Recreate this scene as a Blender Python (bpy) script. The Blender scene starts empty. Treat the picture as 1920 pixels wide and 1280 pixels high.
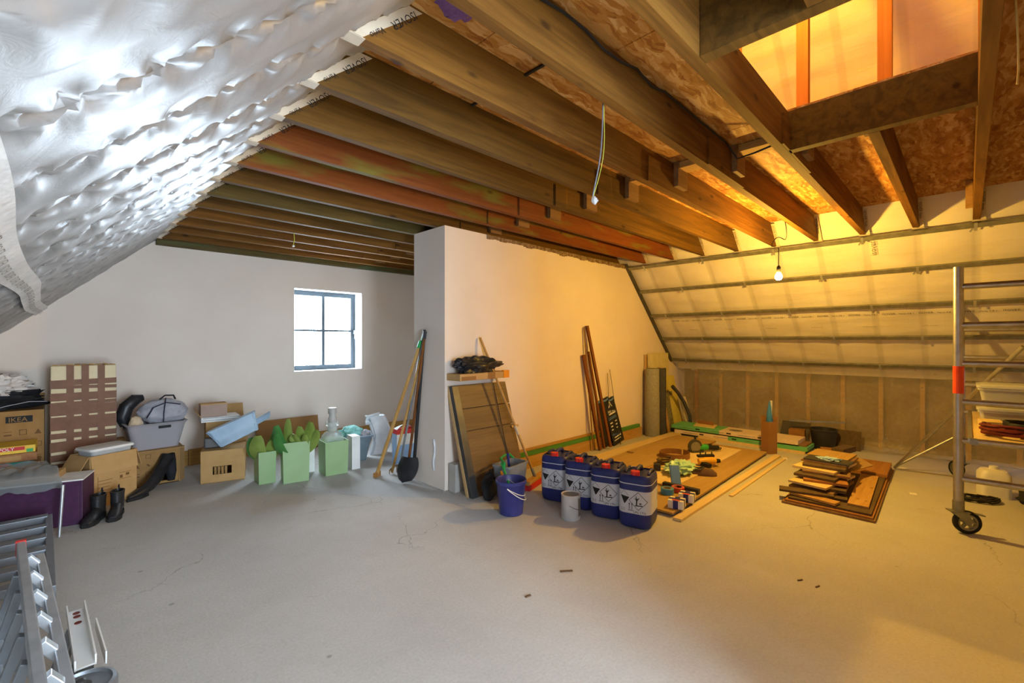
import bpy, bmesh, math, random
from mathutils import Vector, Matrix, noise
R = math.radians
random.seed(7)
scene = bpy.context.scene
COL = scene.collection

# ------------------------------------------------------------------ camera
cam_d = bpy.data.cameras.new('camera'); cam = bpy.data.objects.new('camera', cam_d); COL.objects.link(cam)
cam_d.lens = 16.0; cam_d.sensor_width = 36.0; cam_d.clip_start = 0.02
cam.location = (0, 0, 1.4); cam.rotation_euler = (R(90), 0, R(-45))
scene.camera = cam
# ------------------------------------------------------------------ world (overcast sky) and exposure
world = bpy.data.worlds.new('overcast_sky'); scene.world = world; world.use_nodes = True
bg = world.node_tree.nodes['Background']
bg.inputs[0].default_value = (0.70, 0.85, 1.0, 1); bg.inputs[1].default_value = 48.0
vs = scene.view_settings
vs.view_transform = 'Standard'; vs.look = 'None'; vs.gamma = 1.0; vs.exposure = 0.0; vs.use_curve_mapping = False

def portal(name, loc, rot, sx, sy):
    l = bpy.data.lights.new(name, 'AREA'); l.shape = 'RECTANGLE'; l.size = sx; l.size_y = sy
    l.cycles.is_portal = True
    o = bpy.data.objects.new(name, l); o.location = loc; o.rotation_euler = rot; COL.objects.link(o)
# sky enters by the small window of the end wall and by an added, unseen opening behind the camera
portal('daylight_portal', (2.675, 6.62, 1.555), (R(-90), 0, 0), 0.95, 1.1)
portal('daylight_portal', (0.85, -2.32, 1.25), (R(90), 0, 0), 1.3, 2.3)
BULB = (4.71, 1.23, 2.0)
def bulb_light(name, loc, power, col, r=0.03):
    l = bpy.data.lights.new(name, 'POINT'); l.energy = power; l.color = col; l.shadow_soft_size = r
    o = bpy.data.objects.new(name, l); o.location = loc; COL.objects.link(o)
bulb_light('bulb_light', BULB, 168, (1.0, 0.57, 0.08), .04)
bulb_light('loft_bulb_light', (2.95, 0.9, 3.95), 190, (1.0, 0.50, 0.05))

# ------------------------------------------------------------------ picture geometry -> place
F = 853.33; H = 1.4; S2 = 2 ** -.5
def G(x, y, z=0.0):            # point of the place at height z seen at that spot of the photograph
    D = (z - H) / ((640 - y) / F); u = (x - 960) / F
    return Vector((S2 * D * (1 + u), S2 * D * (1 - u), z))
def onY(x, y, Y):
    u = (x - 960) / F; D = Y / (S2 * (1 - u))
    return Vector((S2 * D * (1 + u), Y, H + D * (640 - y) / F))
def onX(x, y, X):
    u = (x - 960) / F; D = X / (S2 * (1 + u))
    return Vector((X, S2 * D * (1 - u), H + D * (640 - y) / F))
# roof lines
ZL = lambda x: 2.49 + .925 * (x - .71)
XL = lambda z: .71 + (z - 2.49) / .925
ZR = lambda x: 2.51 - .995 * (x - 5.79)
XR = lambda z: 5.79 - (z - 2.51) / .995
NL = Vector((.679, 0, -.734)); NR = Vector((-.705, 0, -.709))
UPR = Vector((-.709, 0, .705))
RIDGE_X = 3.353; RIDGE_Z = ZL(RIDGE_X)
YW = 6.25; YB = -2.0
JY = lambda k: -.085 + .405 * k          # near face of joist k
JZ0, JZ1, JT = 2.49, 2.715, .05

# ------------------------------------------------------------------ materials
def lin(c):
    if isinstance(c, str):
        c = [int(c[i:i + 2], 16) / 255 for i in (0, 2, 4)]
    return tuple((v / 12.92 if v <= .04045 else ((v + .055) / 1.055) ** 2.4) for v in c) + (1,)
MATS = {}
class NT:
    def __init__(s, name):
        s.m = bpy.data.materials.new(name); s.m.use_nodes = True; s.t = s.m.node_tree
        s.b = s.t.nodes['Principled BSDF']; s.out = s.t.nodes['Material Output']; MATS[name] = s.m
    def n(s, typ, **kw):
        nd = s.t.nodes.new('ShaderNode' + typ)
        for k, v in kw.items():
            if hasattr(nd, k): setattr(nd, k, v)
            else: nd.inputs[k.replace('_', ' ')].default_value = v
        return nd
    def l(s, a, b): s.t.links.new(a, b)
    def coord(s, scale=(1, 1, 1), rot=(0, 0, 0)):
        tc = s.n('TexCoord'); mp = s.n('Mapping'); s.l(tc.outputs['Object'], mp.inputs['Vector'])
        mp.inputs['Scale'].default_value = scale; mp.inputs['Rotation'].default_value = rot
        return mp.outputs[0]
    def noise(s, vec, scale, detail=4, rough=.55, dist=0):
        nd = s.n('TexNoise'); s.l(vec, nd.inputs['Vector'])
        nd.inputs['Scale'].default_value = scale; nd.inputs['Detail'].default_value = detail
        nd.inputs['Roughness'].default_value = rough; nd.inputs['Distortion'].default_value = dist
        return nd.outputs['Fac']
    def ramp(s, fac, stops):
        r = s.n('ValToRGB'); s.l(fac, r.inputs[0]); e = r.color_ramp.elements
        while len(e) < len(stops): e.new(.5)
        for i, (p, c) in enumerate(stops): e[i].position = p; e[i].color = lin(c)
        return r.outputs[0]
    def mix(s, fac, a, b, mode='MIX'):
        m = s.n('Mix', data_type='RGBA', blend_type=mode)
        if isinstance(fac, (int, float)): m.inputs[0].default_value = fac
        else: s.l(fac, m.inputs[0])
        for v, i in ((a, 6), (b, 7)):
            if isinstance(v, (str, tuple)): m.inputs[i].default_value = lin(v) if isinstance(v, str) else v
            else: s.l(v, m.inputs[i])
        return m.outputs[2]
    def math(s, op, a, b=0.0):
        m = s.n('Math', operation=op)
        for v, i in ((a, 0), (b, 1)):
            if isinstance(v, (int, float)): m.inputs[i].default_value = v
            else: s.l(v, m.inputs[i])
        return m.outputs[0]
    def bump(s, h, strength=.3, dist=.01):
        b = s.n('Bump'); s.l(h, b.inputs['Height']); b.inputs['Strength'].default_value = strength
        b.inputs['Distance'].default_value = dist; s.l(b.outputs[0], s.b.inputs['Normal'])
    def base(s, c):
        if isinstance(c, str): s.b.inputs['Base Color'].default_value = lin(c)
        else: s.l(c, s.b.inputs['Base Color'])
    def set(s, rough=.6, metal=0.0, spec=.5):
        s.b.inputs['Roughness'].default_value = rough; s.b.inputs['Metallic'].default_value = metal
        s.b.inputs['Specular IOR Level'].default_value = spec
def M(name, c1, c2=None, rough=.6, metal=0.0, scale=6, stretch=(1, 1, 1), bump=0, bscale=None, spec=.4, lo=.35, hi=.65):
    t = NT(name); v = t.coord(stretch); t.set(rough, metal, spec)
    f = t.noise(v, scale)
    t.base(t.ramp(f, [(lo, c1), (hi, c2 or c1)]))
    if bump: t.bump(t.noise(v, bscale or scale * 3, 3), bump, .01)
    return t.m
def wood(name, c1, c2, knot, axis=0, rough=.75, scale=1.0, green=None, knots=True):
    t = NT(name); t.set(rough, 0, .25)
    st = [9.0 * scale] * 3; st[axis] = .55 * scale
    v = t.coord(tuple(st)); f = t.noise(v, 1.6, 5, .6, 1.2)
    col = t.ramp(f, [(.36, c1), (.62, c2)])
    fine = t.noise(t.coord(tuple(q * 6 for q in st)), 1.5, 3)
    col = t.mix(t.math('MULTIPLY', fine, .5), col, knot)
    if green:
        g = t.noise(t.coord((1.3, 4, 6)), 1.1, 3)
        gm = t.ramp(g, [(.52, '000000'), (.66, 'ffffff')])
        col = t.mix(t.math('MULTIPLY', gm, .6), col, green)
    if knots:
        s2 = [6.5 * scale] * 3; s2[axis] = 2.6 * scale
        vo = t.n('TexVoronoi'); t.l(t.coord(tuple(s2)), vo.inputs['Vector']); vo.inputs['Scale'].default_value = 1.0
        k = t.ramp(vo.outputs['Distance'], [(.05, 'ffffff'), (.12, '000000')])
        col = t.mix(t.math('MULTIPLY', k, .8), col, knot)
    t.base(col); t.bump(fine, .15, .004)
    return t.m

# floor screed
t = NT('screed'); t.set(.82, 0, .3); v = t.coord()
big = t.noise(v, .9, 5, .6); fine = t.noise(v, 70, 3, .7); mid = t.noise(v, 7, 4)
col = t.ramp(big, [(.3, 'bfbebb'), (.7, 'd4d3cf')])
col = t.mix(t.ramp(mid, [(.52, '000000'), (.75, '666666')]), col, 'aaa49a')
col = t.mix(t.ramp(t.noise(v, 2.2, 3), [(.60, '000000'), (.74, '777777')]), col, 'cfc8ba')
col = t.mix(t.math('MULTIPLY', fine, .5), col, '7c756a')
wv = t.n('VectorMath', operation='ADD')
nz = t.n('TexNoise'); t.l(v, nz.inputs['Vector']); nz.inputs['Scale'].default_value = 2.2; nz.inputs['Detail'].default_value = 6
sc_ = t.n('VectorMath', operation='SCALE'); t.l(nz.outputs['Color'], sc_.inputs[0]); sc_.inputs['Scale'].default_value = .55
t.l(v, wv.inputs[0]); t.l(sc_.outputs[0], wv.inputs[1])
vo = t.n('TexVoronoi', feature='DISTANCE_TO_EDGE'); t.l(wv.outputs[0], vo.inputs['Vector']); vo.inputs['Scale'].default_value = .95
crack = t.ramp(vo.outputs['Distance'], [(.0015, 'ffffff'), (.004, '000000')])
cm = t.ramp(t.noise(v, .8, 2), [(.49, '000000'), (.6, 'ffffff')])
ck = t.math('MULTIPLY', crack, cm)
col = t.mix(t.math('MULTIPLY', ck, .55), col, '5a5248')
spot = t.n('TexVoronoi'); t.l(v, spot.inputs['Vector']); spot.inputs['Scale'].default_value = 3.1
col = t.mix(t.math('MULTIPLY', t.ramp(spot.outputs['Distance'], [(.025, 'ffffff'), (.05, '000000')]), .5), col, '5d564d')
t.base(col); t.bump(t.math('SUBTRACT', fine, ck), .35, .006)

# plaster
t = NT('plaster'); t.set(.9, 0, .15); v = t.coord()
t.base(t.ramp(t.noise(v, 1.3, 4), [(.3, 'e0d1c3'), (.7, 'e9dcd0')])); t.bump(t.noise(v, 45, 3), .12, .004)
M('white_paint', 'f2f2ef', 'fafaf8', .5)
M('mortar', '9b8468', '6b5236', .95, scale=30, bump=.6)
# foil
t = NT('foil'); t.set(.47, .52, .5); v = t.coord()
t.base(t.ramp(t.noise(v, 3, 3), [(.3, 'a4a5a7'), (.7, 'b8b9bb')]))
t.bump(t.noise(v, 14, 4, .6, 1.5), .12, .01)
# membrane: pale vapour barrier, the dark rafters behind show through
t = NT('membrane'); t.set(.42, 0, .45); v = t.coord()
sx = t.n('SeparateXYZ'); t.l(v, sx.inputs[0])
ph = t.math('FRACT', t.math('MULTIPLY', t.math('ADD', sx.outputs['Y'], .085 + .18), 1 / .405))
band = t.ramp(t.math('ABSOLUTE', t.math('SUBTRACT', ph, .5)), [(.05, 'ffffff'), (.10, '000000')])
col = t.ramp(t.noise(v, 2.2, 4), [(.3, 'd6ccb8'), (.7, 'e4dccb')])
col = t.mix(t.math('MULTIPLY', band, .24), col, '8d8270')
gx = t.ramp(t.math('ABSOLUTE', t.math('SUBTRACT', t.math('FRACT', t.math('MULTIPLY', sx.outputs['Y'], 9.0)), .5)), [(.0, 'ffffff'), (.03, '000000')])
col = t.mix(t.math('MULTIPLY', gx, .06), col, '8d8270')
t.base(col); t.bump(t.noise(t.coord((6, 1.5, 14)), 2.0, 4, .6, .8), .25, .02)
# clear polythene
t = NT('polythene'); t.set(.28, 0, .5); t.base('d9cfbb')
tr = t.n('BsdfTransparent'); mx = t.n('MixShader'); v = t.coord((1, 1.3, 1))
t.l(t.math('ADD', t.math('MULTIPLY', t.noise(v, 2.6, 4, .6, .6), .42), .10), mx.inputs[0])
t.l(tr.outputs[0], mx.inputs[1]); t.l(t.b.outputs[0], mx.inputs[2]); t.l(mx.outputs[0], t.out.inputs['Surface'])
t.bump(t.noise(v, 5, 4, .6, 1.5), .5, .03)
def clear(name, col, fac, rough=.15):
    t = NT(name); t.set(rough, 0, .5); t.base(col)
    tr = t.n('BsdfTransparent'); mx = t.n('MixShader'); mx.inputs[0].default_value = fac
    v = t.coord(); t.bump(t.noise(v, 12, 3), .06, .005)
    t.l(tr.outputs[0], mx.inputs[1]); t.l(t.b.outputs[0], mx.inputs[2]); t.l(mx.outputs[0], t.out.inputs['Surface'])
clear('pane_glass', 'eef4f6', .06, .02); clear('clear_plastic', 'dfe3e4', .55, .2); clear('bag_film', '8f9596', .62, .18)
clear('bottle_glass', 'dbe6e2', .35, .05)
# timbers
wood('joist_tan', '68410e', '8a5e20', '331c06'); wood('joist_olive', '573c10', '76521b', '2e1b07')
wood('joist_red', '743a10', '86491a', '3c1d0a', green='6a7a2c'); wood('joist_mould', '5a4a22', '6b5a2c', '352811', green='4f6a4a')
wood('stud_red', '9a5a26', 'b06c2f', '6a3a18', axis=2); wood('plank', 'b98d4a', 'cda25c', '7c5526'); wood('plank_y', 'b98d4a', 'cda25c', '7c5526', axis=1)
wood('handle_wood', 'b98a48', 'cfa35f', '8a6231', axis=2, knots=False); wood('dark_stick', '74431c', '8a5526', '5c2f13', axis=2, knots=False)
wood('walnut', '6d5233', '84663f', '3c2b18', axis=0, rough=.5, scale=.8, knots=False); wood('pale_edge', 'c59f6c', 'd2b07e', 'a07c4c', axis=2, knots=False)
wood('particle_pale', 'd9bd84', 'e2cb98', 'bd9d62', knots=False); wood('mdf', 'a98850', 'b5955c', '94753f', knots=False, rough=.85)
wood('offcut_brown', '866540', '9a7850', '5b3a19', knots=False); wood('offcut_orange', 'a06f38', 'b07f45', '7b4715', knots=False)
wood('offcut_dark', '5b4a34', '6d5a40', '3a2e20', knots=False); wood('green_batten', '4f8a3c', '5d9a48', '35602a', knots=False)
# OSB
t = NT('osb'); t.set(.7, 0, .3)
nz = t.n('TexNoise'); v = t.coord((1, 1, 1)); t.l(v, nz.inputs['Vector']); nz.inputs['Scale'].default_value = 5; nz.inputs['Detail'].default_value = 3
ad = t.n('VectorMath', operation='SCALE'); t.l(nz.outputs['Color'], ad.inputs[0]); ad.inputs['Scale'].default_value = .10
a2 = t.n('VectorMath', operation='ADD'); t.l(v, a2.inputs[0]); t.l(ad.outputs[0], a2.inputs[1])
cols = []
for rot, sc in ((.25, (8, 44, 44)), (1.0, (9, 50, 50))):
    mp = t.n('Mapping'); t.l(a2.outputs[0], mp.inputs['Vector']); mp.inputs['Rotation'].default_value = (0, 0, rot); mp.inputs['Scale'].default_value = sc
    vo = t.n('TexVoronoi'); t.l(mp.outputs[0], vo.inputs['Vector']); vo.inputs['Scale'].default_value = 1
    sp = t.n('SeparateColor'); t.l(vo.outputs['Color'], sp.inputs[0]); cols.append(sp.outputs[0])
fm = t.math('MULTIPLY', t.math('ADD', cols[0], cols[1]), .5)
t.base(t.ramp(fm, [(.1, '8a5220'), (.4, 'a8702f'), (.65, 'b9884a'), (.95, 'd2aa70')])); t.bump(fm, .2, .004)
# everything else
M('cardboard', 'b08a56', 'ba9460', .85, scale=9); M('cardboard_dark', '9a7442', 'a57e4b', .85, scale=9); M('cardboard_brown', '8a6234', '94693a', .85)
M('parcel_tape', '6e4428', '7c5032', .5, scale=14, spec=.3); M('parcel_cream', 'd3c39c', 'ddcfab', .7, scale=8)
M('purple_board', '3d1a3b', '482145', .55, scale=20); M('black_fabric', '17171a', '26262b', .9, scale=8, bump=.5, bscale=20)
M('grey_fabric', '9c9ba2', 'bdbcc2', .8, scale=5, bump=.4, bscale=18); M('white_fabric', 'cfc6bf', 'e4ddd6', .85, scale=6, bump=.4, bscale=16)
M('navy_fabric', '26263c', '31314a', .9); M('beige_fabric', 'cbb596', 'd8c5a8', .9)
t = NT('basket_plastic'); t.set(.5); t.base('cfcad0'); vo = t.n('TexVoronoi'); t.l(t.coord((70, 70, 60)), vo.inputs['Vector']); t.bump(vo.outputs['Distance'], .8, .01)
M('leather_black', '1c1c1e', '2a2a2d', .38, scale=14, bump=.2, bscale=40); M('rubber_black', '141414', '202020', .8, scale=20)
M('planter_green', '8fac78', '98b482', .5, scale=4); M('leaf_green', '76893c', '8a9c4a', .5, scale=6); M('leaf_dark', '3f7a38', '4f8a44', .5, scale=6)
M('grey_plastic', '6f7f88', '7b8b94', .45); M('blue_tint_plastic', '9db6cc', 'b2c8da', .3, scale=5, bump=.3, bscale=9); M('teal_fabric', '7fc4bb', '9ad6cd', .8, scale=8, bump=.3)
M('white_plastic', 'd9d9d6', 'e6e6e3', .45, scale=4); M('white_film', 'cfd2d6', 'e6e8ea', .35, scale=6, bump=.5, bscale=14); M('soap_blue', '8fb3da', 'a8c4e2', .5)
M('cap_grey', 'a7a39c', 'b5b1aa', .5); M('paper_white', 'dddcd8', 'eae9e5', .7, scale=12); M('box_mauve', 'a08678', 'a98f80', .75)
M('steel_dark', '4b4a4a', '5a5958', .45, .6); M('steel_grey', '8b9096', '9aa0a6', .4, .75, scale=9); M('aluminium', 'b9bdc2', 'ccd0d4', .35, .8, scale=10)
M('galvanised', '86867c', '9a9a8e', .42, .7, scale=16); M('alu_tube', 'a9a7a4', 'bdbbb8', .36, .85, scale=18, bump=.1)
M('blue_bucket', '30336e', '383b7c', .4); M('can_blue', '242c68', '2b3474', .45, scale=5, bump=.1, bscale=60); M('can_red', 'd8271c', 'e2332a', .4); M('can_label', 'c8c9cf', 'd6d7dc', .55)
M('ink_black', '161616', '202020', .7); M('ink_orange', 'd08a22', 'd99530', .7); M('ink_white', 'ecebe6', 'f4f3ee', .6); M('ink_blue', '5b86c4', '6a92cc', .6); M('ink_grey', '6d675c', '777166', .8); M('ink_brown', '6b4a26', '74522c', .8)
M('tin_side', 'c9c8c6', 'd8d7d5', .35, .3, scale=12); M('red_bristle', 'b3201d', 'c62c27', .7); M('mop_grey', '7e8388', '8a8f94', .5); M('green_plastic', '1f9a4c', '2aa858', .4); M('navy_plastic', '22266b', '2a2f7a', .4)
M('orange_plastic', 'd9871f', 'e2932c', .45); M('yellow_card', 'e3b82a', 'ecc43c', .5); M('red_card', 'c4251f', 'd0322b', .5); M('game_brown', '8c5a2d', 'a87440', .6, scale=22); M('game_teal', '2f7f7a', '3b8f88', .6)
M('sign_black', '1d1c22', '26252b', .5); M('carpet_grey', '8d8a78', '9a9785', .95, scale=30, bump=.4, bscale=60); M('roll_dark', '3c3a3a', '474545', .8)
M('foam_yellow', 'c9b750', 'd4c25c', .85, scale=9); M('foam_pale', 'cbbd86', 'd6c996', .85, scale=9); M('mineral', '8f8560', '6c6444', .95, scale=26, bump=.6)
M('pack_green', '5fae6e', '6cba7a', .55); M('pack_pink', 'd8c2a8', 'e2cfb6', .6); M('black_plastic', '26262a', '303034', .5); M('blue_bag', '2d6fb8', '3b7dc4', .5)
M('mint_film', 'a3d3ac', 'bfe4c4', .3, scale=7, bump=.7, bscale=14); M('glove_brown', '5b4430', '6d533b', .8, scale=12); M('strap_brown', '7d5630', '8a6138', .5, scale=8); M('tape_cyan', '3f86a8', '4a92b4', .4); M('tape_red', 'c2452e', 'cc5238', .4)
M('tool_yellow', 'd59a1e', 'e0a62a', .45); M('tool_green', '2f9a3c', '39a647', .45); M('rack_paint', '7c8188', '878c93', .4, .5, scale=10); M('orange_tape', 'e0461c', 'ea5526', .5, scale=10); M('cable_red', '6a231c', '7a2b22', .5)
M('tape_paper', 'c4b49c', 'd0c1aa', .55, scale=10); M('insulation_purple', '6b4a86', '7d5b98', .95, scale=30, bump=.8); M('insulation_wool', '8f7750', '7d6642', .95, scale=20, bump=.6)
M('window_grey', '3f4a53', '48535c', .5); M('wire_grey', '6a6a72', '75757d', .5); M('wire_yellow', 'b8b83a', 'c4c448', .5); M('cable_black', '191919', '232323', .55)
M('twine', 'c9ae62', 'd4bb72', .9); M('bark_tree', '6b7f6a', '7f927d', .9, scale=9)
t = NT('bulb_glow'); e = t.n('Emission'); e.inputs[0].default_value = (1.0, .78, .42, 1); e.inputs[1].default_value = 40; ad = t.n('AddShader'); tr = t.n('BsdfTransparent'); t.l(e.outputs[0], ad.inputs[0]); t.l(tr.outputs[0], ad.inputs[1]); t.l(ad.outputs[0], t.out.inputs['Surface'])

# ------------------------------------------------------------------ mesh building
def rotm(rx=0, ry=0, rz=0): return Matrix.Rotation(rz, 3, 'Z') @ Matrix.Rotation(ry, 3, 'Y') @ Matrix.Rotation(rx, 3, 'X')
class MB:
    def __init__(s): s.v = []; s.f = []
    def add(s, vs_, fs_):
        o = len(s.v); s.v += [tuple(p) for p in vs_]; s.f += [tuple(i + o for i in f) for f in fs_]; return s
    def box(s, x0, y0, z0, x1, y1, z1):
        return s.add([(x, y, z) for z in (z0, z1) for y in (y0, y1) for x in (x0, x1)],
                     [(0, 2, 3, 1), (4, 5, 7, 6), (0, 1, 5, 4), (2, 6, 7, 3), (0, 4, 6, 2), (1, 3, 7, 5)])
    def obox(s, c, size, rx=0, ry=0, rz=0, m=None):
        m = m or rotm(rx, ry, rz); c = Vector(c); a = [q / 2 for q in size]
        return s.add([c + m @ Vector((x * a[0], y * a[1], z * a[2])) for z in (-1, 1) for y in (-1, 1) for x in (-1, 1)],
                     [(0, 2, 3, 1), (4, 5, 7, 6), (0, 1, 5, 4), (2, 6, 7, 3), (0, 4, 6, 2), (1, 3, 7, 5)])
    def bar(s, p0, p1, w, h, up=(0, 0, 1)):          # box beam between two points
        p0 = Vector(p0); p1 = Vector(p1); d = (p1 - p0); L = d.length; d.normalize()
        a = d.cross(Vector(up)); a.normalize(); b = a.cross(d)
        m = Matrix((a, d, b)).transposed()
        return s.obox((p0 + p1) / 2, (w, L, h), m=m)
    def loft(s, rings, cap0=True, cap1=True, closed=True):
        n = len(rings[0]); vs_ = [p for r in rings for p in r]; fs = []
        for i in range(len(rings) - 1):
            for j in range(n if closed else n - 1):
                k = (j + 1) % n; fs.append((i * n + j, i * n + k, (i + 1) * n + k, (i + 1) * n + j))
        if cap0: fs.append(tuple(range(n - 1, -1, -1)))
        if cap1: fs.append(tuple((len(rings) - 1) * n + j for j in range(n)))
        return s.add(vs_, fs)
    def cyl(s, p0, p1, r0, r1=None, n=14, caps=True):
        r1 = r0 if r1 is None else r1; p0 = Vector(p0); p1 = Vector(p1); d = (p1 - p0).normalized()
        a = d.cross(Vector((0, 0, 1)) if abs(d.z) < .9 else Vector((1, 0, 0))).normalized(); b = d.cross(a)
        return s.loft([[p + (a * math.cos(2 * math.pi * i / n) + b * math.sin(2 * math.pi * i / n)) * r for i in range(n)] for p, r in ((p0, r0), (p1, r1))], caps, caps)
    def tube(s, pts, r, n=8):
        pts = [Vector(p) for p in pts]; rings = []; up = None
        for i, p in enumerate(pts):
            d = (pts[min(i + 1, len(pts) - 1)] - pts[max(i - 1, 0)]).normalized()
            if up is None: up = d.cross(Vector((0, 0, 1)) if abs(d.z) < .9 else Vector((1, 0, 0))).normalized()
            up = (up - d * up.dot(d)).normalized(); b = d.cross(up)
            rr = r[i] if isinstance(r, (list, tuple)) else r
            rings.append([p + (up * math.cos(2 * math.pi * j / n) + b * math.sin(2 * math.pi * j / n)) * rr for j in range(n)])
        return s.loft(rings)
    def lathe(s, prof, c=(0, 0, 0), n=28, cap0=True, cap1=True):
        c = Vector(c)
        return s.loft([[c + Vector((r * math.cos(2 * math.pi * i / n), r * math.sin(2 * math.pi * i / n), z)) for i in range(n)] for r, z in prof], cap0, cap1)
    def prismY(s, poly, y0, y1):
        n = len(poly); return s.loft([[(x, y0, z) for x, z in poly], [(x, y1, z) for x, z in poly]])
    def prismZ(s, poly, z0, z1): return s.loft([[(x, y, z0) for x, y in poly], [(x, y, z1) for x, y in poly]])
    def sheet(s, fn, nu, nv):
        return s.add([fn(i / nu, j / nv) for i in range(nu + 1) for j in range(nv + 1)],
                     [(i * (nv + 1) + j, (i + 1) * (nv + 1) + j, (i + 1) * (nv + 1) + j + 1, i * (nv + 1) + j + 1) for i in range(nu) for j in range(nv)])
    def lump(s, c, r, seed=0, amp=.18, freq=2.2, flat=.75, nu=36, nv=20, ridge=.5):
        c = Vector(c); off = Vector((seed * 3.7, seed * 1.3, seed * 2.1)); rings = []
        for j in range(1, nv):
            th = math.pi * j / nv; ring = []
            for i in range(nu):
                a = 2 * math.pi * i / nu; d = Vector((math.sin(th) * math.cos(a), math.sin(th) * math.sin(a), -math.cos(th)))
                q = noise.noise(d * freq + off) * amp + (abs(noise.noise(d * freq * 2.3 + off * 2)) - .2) * amp * ridge * 2
                p = Vector((d.x * r[0], d.y * r[1], d.z * r[2])) * (1 + q)
                p.z = max(p.z, -r[2] * flat); ring.append(c + p)
            rings.append(ring)
        return s.loft(rings)
    def build(s, name, mat, parent=None, smooth=False, bevel=0, kind=None, loc=None, rz=0):
        me = bpy.data.meshes.new(name); me.from_pydata(s.v, [], s.f)
        bm = bmesh.new(); bm.from_mesh(me); bmesh.ops.recalc_face_normals(bm, faces=bm.faces)
        if bevel: bmesh.ops.bevel(bm, geom=list(bm.edges), offset=bevel, segments=2, affect='EDGES', profile=.6)
        bm.to_mesh(me); bm.free()
        if smooth:
            for p in me.polygons: p.use_smooth = True
            if smooth != 'all': me.set_sharp_from_angle(angle=R(40))
        me.materials.append(MATS[mat])
        o = bpy.data.objects.new(name, me); COL.objects.link(o)
        if parent: o.parent = parent
        if kind: o['kind'] = kind
        if loc: o.location = loc
        o.rotation_euler.z = rz
        return o
def rr(w, d, r, z, c=(0, 0), n=5):                 # rounded rectangle ring
    pts = []
    for qx, qy, a0 in ((1, 1, 0), (-1, 1, 90), (-1, -1, 180), (1, -1, 270)):
        for i in range(n + 1):
            a = R(a0 + 90 * i / n)
            pts.append(Vector((c[0] + qx * (w / 2 - r) + r * math.cos(a), c[1] + qy * (d / 2 - r) + r * math.sin(a), z)))
    return pts
def tag(o, label, cat, group=None):
    o['label'] = label; o['category'] = cat
    if group: o['group'] = group
    return o
def thing(name, label, cat, loc=(0, 0, 0), rz=0, group=None):
    o = bpy.data.objects.new(name, None); COL.objects.link(o); o.empty_display_size = .1
    o.location = loc; o.rotation_euler.z = rz; return tag(o, label, cat, group)
def root(name):
    o = bpy.data.objects.new(name, None); COL.objects.link(o); o['kind'] = 'structure'; return o
TXT = {}
def text(body, size, right, up, at, mat, parent, name='lettering', align='LEFT'):
    key = (body, size, mat, align)
    if key not in TXT:
        cu = bpy.data.curves.new('txt', 'FONT'); cu.body = body; cu.size = size; cu.align_x = align; cu.resolution_u = 2
        ob = bpy.data.objects.new('txt', cu); COL.objects.link(ob)
        dg = bpy.context.evaluated_depsgraph_get(); me = bpy.data.meshes.new_from_object(ob.evaluated_get(dg)); me.name = 'lettering'
        bpy.data.objects.remove(ob); bpy.data.curves.remove(cu); me.materials.clear(); me.materials.append(MATS[mat]); TXT[key] = me
    o = bpy.data.objects.new(name, TXT[key]); COL.objects.link(o); o.parent = parent
    r_ = Vector(right).normalized(); u_ = Vector(up); u_ = (u_ - r_ * u_.dot(r_)).normalized(); n_ = r_.cross(u_)
    m = Matrix((r_, u_, n_)).transposed().to_4x4(); m.translation = Vector(at); o.matrix_local = m
    return o
def copy_tree(o, parent=None):
    c = o.copy(); COL.objects.link(c)
    if parent: c.parent = parent
    for ch in [q for q in o.children]: copy_tree(ch, c)
    return c
# ================================================================== THE SETTING
fl = MB().box(-2.4, -3.6, -.12, 9.0, 7.0, 0).build('floor', 'screed'); fl['kind'] = 'structure'

def roof_top(x): return max(0.05, min(ZL(x), ZR(x)) + .06)
def gable(name, y0, y1, win):
    m = MB(); x0w, x1w, z0w, z1w = win
    def sl(xa, xb, za=None, zb=None):
        m.prismY([(xa, za or 0), (xb, za or 0), (xb, zb or roof_top(xb)), (xa, zb or roof_top(xa))], y0, y1)
    sl(-1.75, x0w); sl(x0w, x1w, 0, z0w); sl(x0w, x1w, z1w, None)
    if x1w < RIDGE_X: sl(x1w, RIDGE_X)
    sl(RIDGE_X, 7.72)
    o = m.build(name, 'plaster'); o['kind'] = 'structure'; return o
gable('wall_back', YW, 6.68, (2.2, 3.15, 1.0, 2.107))
gable('wall_front', YB - .3, YB, (0.2, 1.5, .1, 2.4))
# window of the end wall
w = root('window_1'); wy = 6.46
def frame(par, x0, x1, z0, z1, y, f=.055, d=.06, mull=True, mat='window_grey'):
    m = MB(); m.box(x0, y, z0, x0 + f, y + d, z1); m.box(x1 - f, y, z0, x1, y + d, z1)
    m.box(x0 + f, y, z0, x1 - f, y + d, z0 + f); m.box(x0 + f, y, z1 - f, x1 - f, y + d, z1); m.build('window_frame', mat, par, bevel=.004)
    xm, zm = (x0 + x1) / 2, (z0 + z1) / 2
    MB().box(xm - .02, y + .0, z0 + f, xm + .02, y + .05, z1 - f).build('glazing_bar', mat, par)
    MB().box(x0 + f, y + .012, zm - .014, x1 - f, y + .048, zm + .014).build('glazing_bar', mat, par)
    for xa, xb in ((x0 + f, xm - .02), (xm + .02, x1 - f)):
        for za, zb in ((z0 + f, zm - .014), (zm + .014, z1 - f)):
            MB().box(xa, y + .025, za, xb, y + .03, zb).build('pane', 'pane_glass', par)
frame(w, 2.2, 3.15, 1.0, 2.107, wy, .07)
m = MB(); m.box(2.2005, YW - .002, 1.0005, 2.206, wy, 2.1065); m.box(3.144, YW - .002, 1.0005, 3.1495, wy, 2.1065); m.box(2.206, YW - .002, 1.0005, 3.144, wy, 1.006); m.box(2.206, YW - .002, 2.101, 3.144, wy, 2.1065)
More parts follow.
